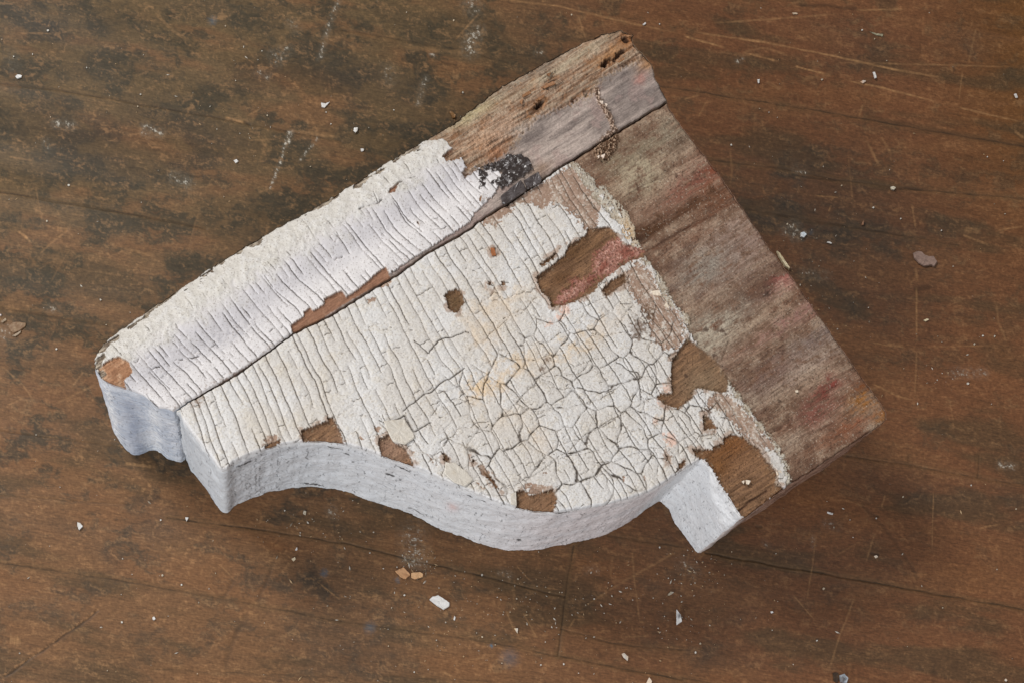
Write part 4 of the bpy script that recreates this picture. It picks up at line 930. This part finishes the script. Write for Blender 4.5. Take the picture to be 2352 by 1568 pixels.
def fchip(label, pts, cols=(W1, W2), thick=.0007, name='paint_chip', cat='paint chip', group='paint chips on the floor', **k):
    o = chip(name, pts, FL, thick, cols, M_chip, **k); tag(o, label, cat, group); return o
fchip('largest white rectangular paint chip lying on the brown floor below the bracket', BM((605, 712), (625, 690), (665, 680), (745, 735), (742, 755), (702, 782), (650, 750)), thick=.0011, curl=.12, seed=3)
fchip('larger tan paint chip beside the floor seam, touching a smaller tan one', BM((368, 515), (425, 488), (475, 540), (440, 570), (405, 555)), (T1, T2), .0011, seed=4, curl=.05)
fchip('smaller pale tan paint chip just right of the larger tan one', BM((478, 528), (540, 522), (562, 535), (560, 555), (500, 572), (480, 560)), (C(206, 164, 120), T1), .001, seed=5)
fchip('white and dark curled paint sliver standing on the floor at lower right', BM((2292, 790), (2325, 820), (2340, 865), (2305, 888), (2300, 850)), (W1, C(120, 116, 116)), .001, tilt=.5, seed=6)
fchip('cream oval paint chip near the lower edge right of the cross seam', BM((1928, 1085), (1945, 1078), (1972, 1105), (1968, 1135), (1940, 1110)), (C(206, 186, 162), W2), .0009, tilt=.2, seed=7)
fchip('pointed cream chip cut by the bottom edge of the photo', BM((2115, 1248), (2135, 1275), (2125, 1300), (2095, 1290)), (C(206, 186, 162), W2), .0009, tilt=.3, seed=8)
fchip('small cream triangular chip on the floor below the big white chip', BM((1188, 908), (1215, 908), (1212, 945)), (C(214, 186, 146), W2), .0007, seed=9)
fchip('white arrowhead shaped chip alone on the floor at lower left', BL((532, 462), (552, 465), (572, 488), (545, 515), (535, 490)), seed=10, tilt=.15)
fchip('small white triangular chip below the left corner of the bracket', BL((1275, 426), (1300, 428), (1285, 455)), seed=11)
fchip('mauve grey crumpled flake lying on the dark floor right of the bracket', RT((857, 575), (880, 562), (905, 562), (930, 585), (955, 595), (990, 593), (1012, 630), (990, 663), (975, 648), (925, 658), (895, 640), (865, 605)), (C(142, 118, 106), C(112, 92, 82)), .0013, name='flake', cat='flake', seed=12)
fchip('worn brownish flake with pale rim stuck to the floor at the left edge', LM((65, 930), (90, 905), (130, 895), (200, 905), (195, 935), (150, 965), (100, 985), (75, 960)), (C(120, 92, 66), C(146, 122, 94)), .0005, name='flake', cat='flake', seed=13)
fchip('pale narrow crust fragment just above the worn flake at the left edge', LM((8, 895), (45, 868), (52, 885), (20, 908)), (C(150, 132, 108), C(120, 100, 78)), .0005, name='flake', cat='flake', seed=14)
fchip('pale curved crust sliver along the lower rim of the worn left flake', LM((95, 1005), (130, 985), (165, 962), (160, 980), (120, 1010)), (C(160, 142, 120), C(130, 108, 86)), .0006, name='flake', cat='flake', seed=15)
fchip('white irregular blob chip high at the far left of the floor', TL((105, 530), (120, 518), (152, 522), (150, 535), (120, 545)), seed=16)
fchip('white upright chip with pointed tail on floor above the painted strip', A2((690, 35), (715, 35), (712, 60), (700, 70), (686, 55)), seed=17, tilt=.2)
fchip('small square white chip just above the painted strip', A2((732, 168), (755, 170), (752, 182), (735, 187)), seed=18)
fchip('white comma shaped chip beside a dark pit in the upper left floor', TL((2210, 712), (2240, 718), (2272, 705), (2235, 745), (2215, 740)), seed=19)
fchip('small oval white chip on the upper left floor by the dotted scratch', TL((1608, 1108), (1630, 1100), (1642, 1115), (1625, 1127)), seed=20)
fchip('tiny upright white chip on the upper right floor', TR((512, 550), (527, 548), (524, 578), (516, 576)), seed=21)
fchip('grey white splinter chip standing upright near the long scratch at upper right', TR((1307, 500), (1320, 498), (1328, 545), (1315, 550)), seed=22, tilt=.2)
fchip('tan oval chip lying beside the grey splinter chip', TR((1218, 568), (1240, 556), (1262, 560), (1240, 578)), (T1, W2), seed=23)
fchip('white chip with dark side near the right edge of the floor', TR((2275, 655), (2290, 648), (2303, 678), (2288, 682)), seed=24, tilt=.3)
fchip('off-white nugget in a dark pit at upper right', TR((1428, 1292), (1445, 1288), (1462, 1298), (1450, 1314), (1432, 1308)), (C(196, 186, 164), W2), .0012, seed=25)
fchip('slim white chip lying flat on the dark floor right of the board edge', RT((305, 503), (320, 498), (342, 508), (335, 514)), seed=26)
fchip('glossy white nugget beside the dark hole by the board edge', RT((140, 445), (160, 440), (178, 455), (160, 478), (142, 470)), (C(206, 216, 222), W1), .0014, seed=27)
fchip('pale cream oval chip on the reddish floor far right', RT((925, 1000), (945, 990), (960, 995), (940, 1008)), (C(220, 206, 170), W2), seed=28)
fchip('long pale chip near the top right corner by the curved scratch', TR((752, 92), (785, 92), (790, 102), (760, 102)), (C(196, 176, 150), W2), seed=29)
fchip('thin curled grey green sliver on the upper right floor', TR((1285, 222), (1330, 235), (1380, 240), (1375, 256), (1330, 245)), (C(156, 150, 124), C(120, 112, 90)), seed=30)
fchip('white chip resting on the bright scratch above the bracket tip', TM((2072, 172), (2090, 158), (2098, 165), (2082, 180)), seed=31)
fchip('white chip with hook shape below the block at lower right', BR((992, 388), (1010, 392), (1035, 398), (1030, 408), (1000, 402)), seed=32)
fchip('cream teardrop chip beside a dark knot at lower right', BR((1315, 692), (1330, 685), (1343, 698), (1328, 708)), (C(226, 206, 178), W1), seed=33)
fchip('cream seed-like chip in the lower right floor corner', BR((2212, 1545), (2222, 1535), (2232, 1545), (2225, 1556)), (C(214, 190, 160), W1), seed=34)
fchip('small white triangle chip in lower right floor area', BR((602, 1075), (618, 1072), (622, 1082), (610, 1087)), seed=35)
fchip('grey cream leaf shaped chip at lower middle right', BM((2243, 680), (2265, 655), (2290, 660), (2260, 682)), (C(168, 156, 134), W2), seed=36)
fchip('white curl chip just below the big white chip', BM((770, 850), (776, 822), (784, 835), (780, 855)), seed=37)
fchip('beige wedge chip below the concave curve of the bracket', BL((2092, 380), (2108, 385), (2105, 412), (2085, 400)), (C(180, 168, 146), W2), seed=38)
fchip('greyish cream chip near the blue stain at lower left', BL((2008, 712), (2030, 698), (2036, 715), (2020, 730)), (C(206, 190, 160), W2), seed=39)
fchip('slender white chip above the greyish cream chip at lower left', BL((2032, 650), (2045, 630), (2048, 650), (2038, 655)), seed=40)
fchip('round white crumb near the lower left diagonal crack', BL((1050, 1115), (1062, 1108), (1072, 1125), (1060, 1135), (1050, 1128)), seed=41)
fchip('white chip with shadow at left edge middle', LM((1, 845), (8, 838), (12, 848), (5, 855)), seed=42)
fchip('brown seed-shaped bark crumb on floor beside the rotten strip', TM((740, 775), (755, 772), (785, 800), (782, 820), (765, 818)), (C(132, 96, 56), C(98, 68, 38)), .0012, name='bark_crumb', cat='bark crumb', group=None, seed=43)
fchip('pinkish sliver on the floor at the bottom edge right', RT((528, 395), (538, 368), (546, 368), (540, 395)), (C(150, 110, 84), C(120, 88, 66)), .0009, name='wood_sliver', cat='wood sliver', group=None, seed=44)
fchip('pale cream wood splinter leaning against the lower right board edge', A5((1685, 300), (1700, 315), (1768, 410), (1765, 420), (1735, 395), (1700, 335)), (C(216, 204, 172), C(184, 168, 132)), .002, name='wood_splinter', cat='wood splinter', group=None, seed=45)
# a bent nail end in the lower right corner
nx_, ny_ = un(1568.3+.3336*1090, 1045.2+.3336*1535, 0)
bm_pts = BR((1075, 1515), (1100, 1505), (1130, 1535), (1120, 1568), (1080, 1560))
fchip('small grey metal nail end set in a dark notch at the bottom edge', bm_pts, (C(150, 156, 162), C(96, 92, 92)), .0022, name='nail_end', cat='nail', group=None, seed=46, tilt=.15)
fchip('dark wedge beside the metal nail end', BR((1030, 1495), (1060, 1490), (1085, 1515), (1060, 1565), (1035, 1550)), (C(52, 38, 26), C(78, 56, 36)), .0006, name='dark_wedge', cat='grime lump', group=None, seed=47)  # thin dark wedge lying beside the nail end

# tiny crumbs one can still make out, all alike
small = BM((195, 388), (288, 497), (432, 680), (1108, 578), (1112, 814), (1275, 796), (930, 938), (967, 540), (1215, 568), (1345, 617), (1502, 660), (1205, 705), (1072, 695), (1160, 795), (1403, 1002), (320, 915), (322, 1030), (345, 768), (1530, 1155), (1632, 1217),
           (1750, 780), (2224, 825), (2208, 977), (2238, 925), (1740, 706), (2252, 562), (1838, 594), (2192, 350), (500, 1210), (597, 1192), (968, 968), (1056, 956), (1058, 1122-1000+900), (1104, 1148), (1372, 1160)) \
    + BL((1107, 443), (1250, 890), (1466, 587), (1483, 810), (840, 1147), (1158, 1105), (910, 818), (1120, 825), (1358, 1502), (2060, 467), (1960, 380), (835, 958), (2225, 537), (413, 218), (740, 1480)) \
    + TL((968, 652), (948, 735), (1553, 182), (330, 212), (95, 392), (225, 376), (1840, 797), (2245, 775), (2278, 857), (1710, 925), (1717, 950), (2138, 1150), (1542, 1357), (348, 808), (473, 1277), (1622, 558), (597, 468), (14, 274)) \
    + TR((1320, 271), (1233, 210), (1404, 420), (958, 550), (527, 750), (592, 775), (650, 812), (334, 1000), (2207, 1110), (2096, 1082), (1422, 1170), (1092, 1280), (2216, 1475), (1500, 1508), (720, 1545), (1312, 1430)) \
    + BR((336, 662), (640, 675), (77, 802), (1170, 563), (1150, 442), (1985, 205), (1788, 1048), (1516, 285), (1332, 432), (970, 917), (120, 1295), (87, 1357), (922, 1273), (2293, 368)) \
    + RT((1115, 655), (1040, 427), (607, 280), (780, 354), (575, 918), (1445, 322), (1305, 1098), (1380, 1100), (1250, 1150), (800, 1305), (1360, 1530), (1210, 1400), (482, 622)) \
    + TM((772, 143), (447, 87), (2190, 168), (1585, 105), (835, 640), (360, 760)) + LM((433, 1103), (600, 226), (770, 730), (813, 920), (996, 826), (360, 126))
for k, (x, y) in enumerate(small):
    r = 1.3+rs.rand()**2*1.9; n_ = rs.randint(4, 7); a0 = rs.rand()*6
    p_ = [(x+r*(.6+.6*rs.rand())*math.cos(a0+6.28*i/n_), y+r*(.6+.6*rs.rand())*math.sin(a0+6.28*i/n_)) for i in range(n_)]
    c1 = [C(200, 196, 186), C(190, 174, 148), C(168, 154, 132)][rs.choice(3, p=[.5, .3, .2])]
    o = chip('paint_crumb', p_, FL, .0004, (c1, C(176, 168, 154)), M_chip, seed=k)
    tag(o, 'tiny pale paint crumb lying on the brown floor', 'paint crumb', 'tiny paint crumbs on the floor')

# dust: uncountable specks
def dust():
    Vs, Fs, Cs = [], [], []; n = 0
    clusters = [(1176, 784, 1400, 900, 420), (1150, 1400, 380, 150, 260), (1850, 560, 120, 120, 60), (960, 1285, 40, 40, 90), (1900, 700, 90, 90, 40), (1590, 1310, 60, 40, 50), (2150, 860, 60, 30, 30), (700, 1200, 120, 60, 50), (480, 260, 260, 160, 50), (1500, 1380, 160, 90, 60)]
    for cx_, cy_, rx, ry, k in clusters:
        for _ in range(k):
            x, y = (rs.rand()*2400-24, rs.rand()*1600-16) if rx > 1000 else (cx_+rs.randn()*rx*.6, cy_+rs.randn()*ry*.6)
            r = (.5+rs.rand()**3*1.5)*PX; wx, wy = un(x, y, FL); th = rs.rand()*3.14; el = 1+rs.rand()**3*3
            ca, sa = math.cos(th), math.sin(th)
            base = [(r*el, 0), (0, r), (-r*el, 0), (0, -r)]
            pts = [(wx+a*ca-b*sa, wy+a*sa+b*ca, FL*.6) for a, b in base]+[(wx, wy, FL*.6+r*1.2)]
            Vs += pts; Fs += [(n, n+1, n+4), (n+1, n+2, n+4), (n+2, n+3, n+4), (n+3, n, n+4)]; n += 5
            c = [C(190, 182, 168), C(172, 144, 108), C(146, 134, 116)][rs.choice(3, p=[.5, .3, .2])]
            Cs += [c]*5
    o = mesh_obj('paint_dust', np.array(Vs, float), np.array(Fs), np.array(Cs), M_chip, smooth=False)
    o['kind'] = 'stuff'; o['label'] = 'fine white and tan paint dust sprinkled over the floor'; o['category'] = 'dust'
dust()

# lifted flakes and shreds that belong to the bracket
def bflake(pts, cols, par, name='lifted_flake', mat=M_chip, h=3.0, **k):
    o = chip(name, pts, T+h*PX, k.pop('thick', .0007), cols, mat, **k); bpy.context.view_layer.update(); attach(o, par); return o
PC = (C(200, 193, 181), C(188, 178, 162))
bflake(A4((425, 405), (500, 400), (585, 385), (660, 500), (668, 530), (590, 582), (500, 560), (455, 475)), PC, panel, h=4.5, tilt=.05, curl=.08, seed=61, thick=.0009)
bflake(A4((900, 715), (975, 720), (1060, 790), (1115, 850), (1050, 905), (960, 870), (890, 800)), PC, panel, h=4.0, tilt=.05, curl=.05, seed=62)
bflake(A4((1400, 960), (1440, 940), (1445, 1050), (1400, 1040)), PC, panel, h=3, tilt=.1, seed=63)
TC = (C(62, 54, 52), C(104, 98, 98))
bflake(A3((318, 1125), (450, 1020), (470, 1060), (485, 1090), (350, 1180), (330, 1175)), TC, mould, name='dark_flake', mat=M_tar, h=7, seed=64, thick=.0013, curl=.05)
bflake(A3((465, 1025), (560, 970), (580, 1020), (570, 1045), (490, 1085)), TC, mould, name='dark_flake', mat=M_tar, h=7, seed=65, thick=.0013, curl=.05)
bflake(A2((1560, 800), (1585, 800), (1597, 850), (1570, 850)), (C(150, 92, 52), C(120, 76, 46)), panel, name='bark_crumb', h=5, seed=66)
for k, (p_, c1) in enumerate([(A3((610, 350), (640, 335), (630, 365)), 0), (A3((575, 430), (650, 400), (670, 415), (600, 440)), 0), (A3((455, 485), (500, 455), (515, 470), (460, 500)), 0), (A3((440, 520), (460, 505), (455, 545)), 0), (A3((555, 500), (600, 480), (590, 505), (565, 515)), 0), (A3((1065, 268), (1105, 245), (1110, 252), (1075, 275)), 0),
                              (A3((1115, 98), (1155, 103), (1130, 112)), 0), (A2((1490, 490), (1505, 468), (1498, 505)), 0), (A3((984, 535), (1000, 540), (992, 555)), 1), (A3((950, 520), (972, 520), (968, 538)), 1), (A3((955, 870), (985, 855), (975, 885)), 1), (A3((935, 870), (950, 865), (945, 885)), 1), (A3((940, 455), (955, 470), (945, 478)), 1)]):
    bflake(p_, ((C(150, 108, 74), C(116, 80, 54)) if c1 == 0 else (C(232, 214, 196), C(206, 180, 160))), mould, name='wood_shred' if c1 == 0 else 'plaster_crumb', h=10 if c1 == 0 else 8, seed=70+k, thick=.0009, tilt=.15)
for k, p_ in enumerate([A6((1160, 850), (1200, 855), (1185, 885), (1165, 880)), A6((1390, 780), (1430, 775), (1440, 810), (1400, 815)), A6((1540, 165), (1560, 162), (1562, 180), (1545, 182)), A5((885, 555), (940, 545), (955, 585), (900, 580)), A5((965, 650), (985, 620), (1003, 665)), A6((1130, 860), (1150, 855), (1145, 880))]):
    bflake(p_, (C(222, 208, 188), C(200, 180, 156)), panel, name='paint_remnant', h=2.2, seed=90+k, thick=.0007)
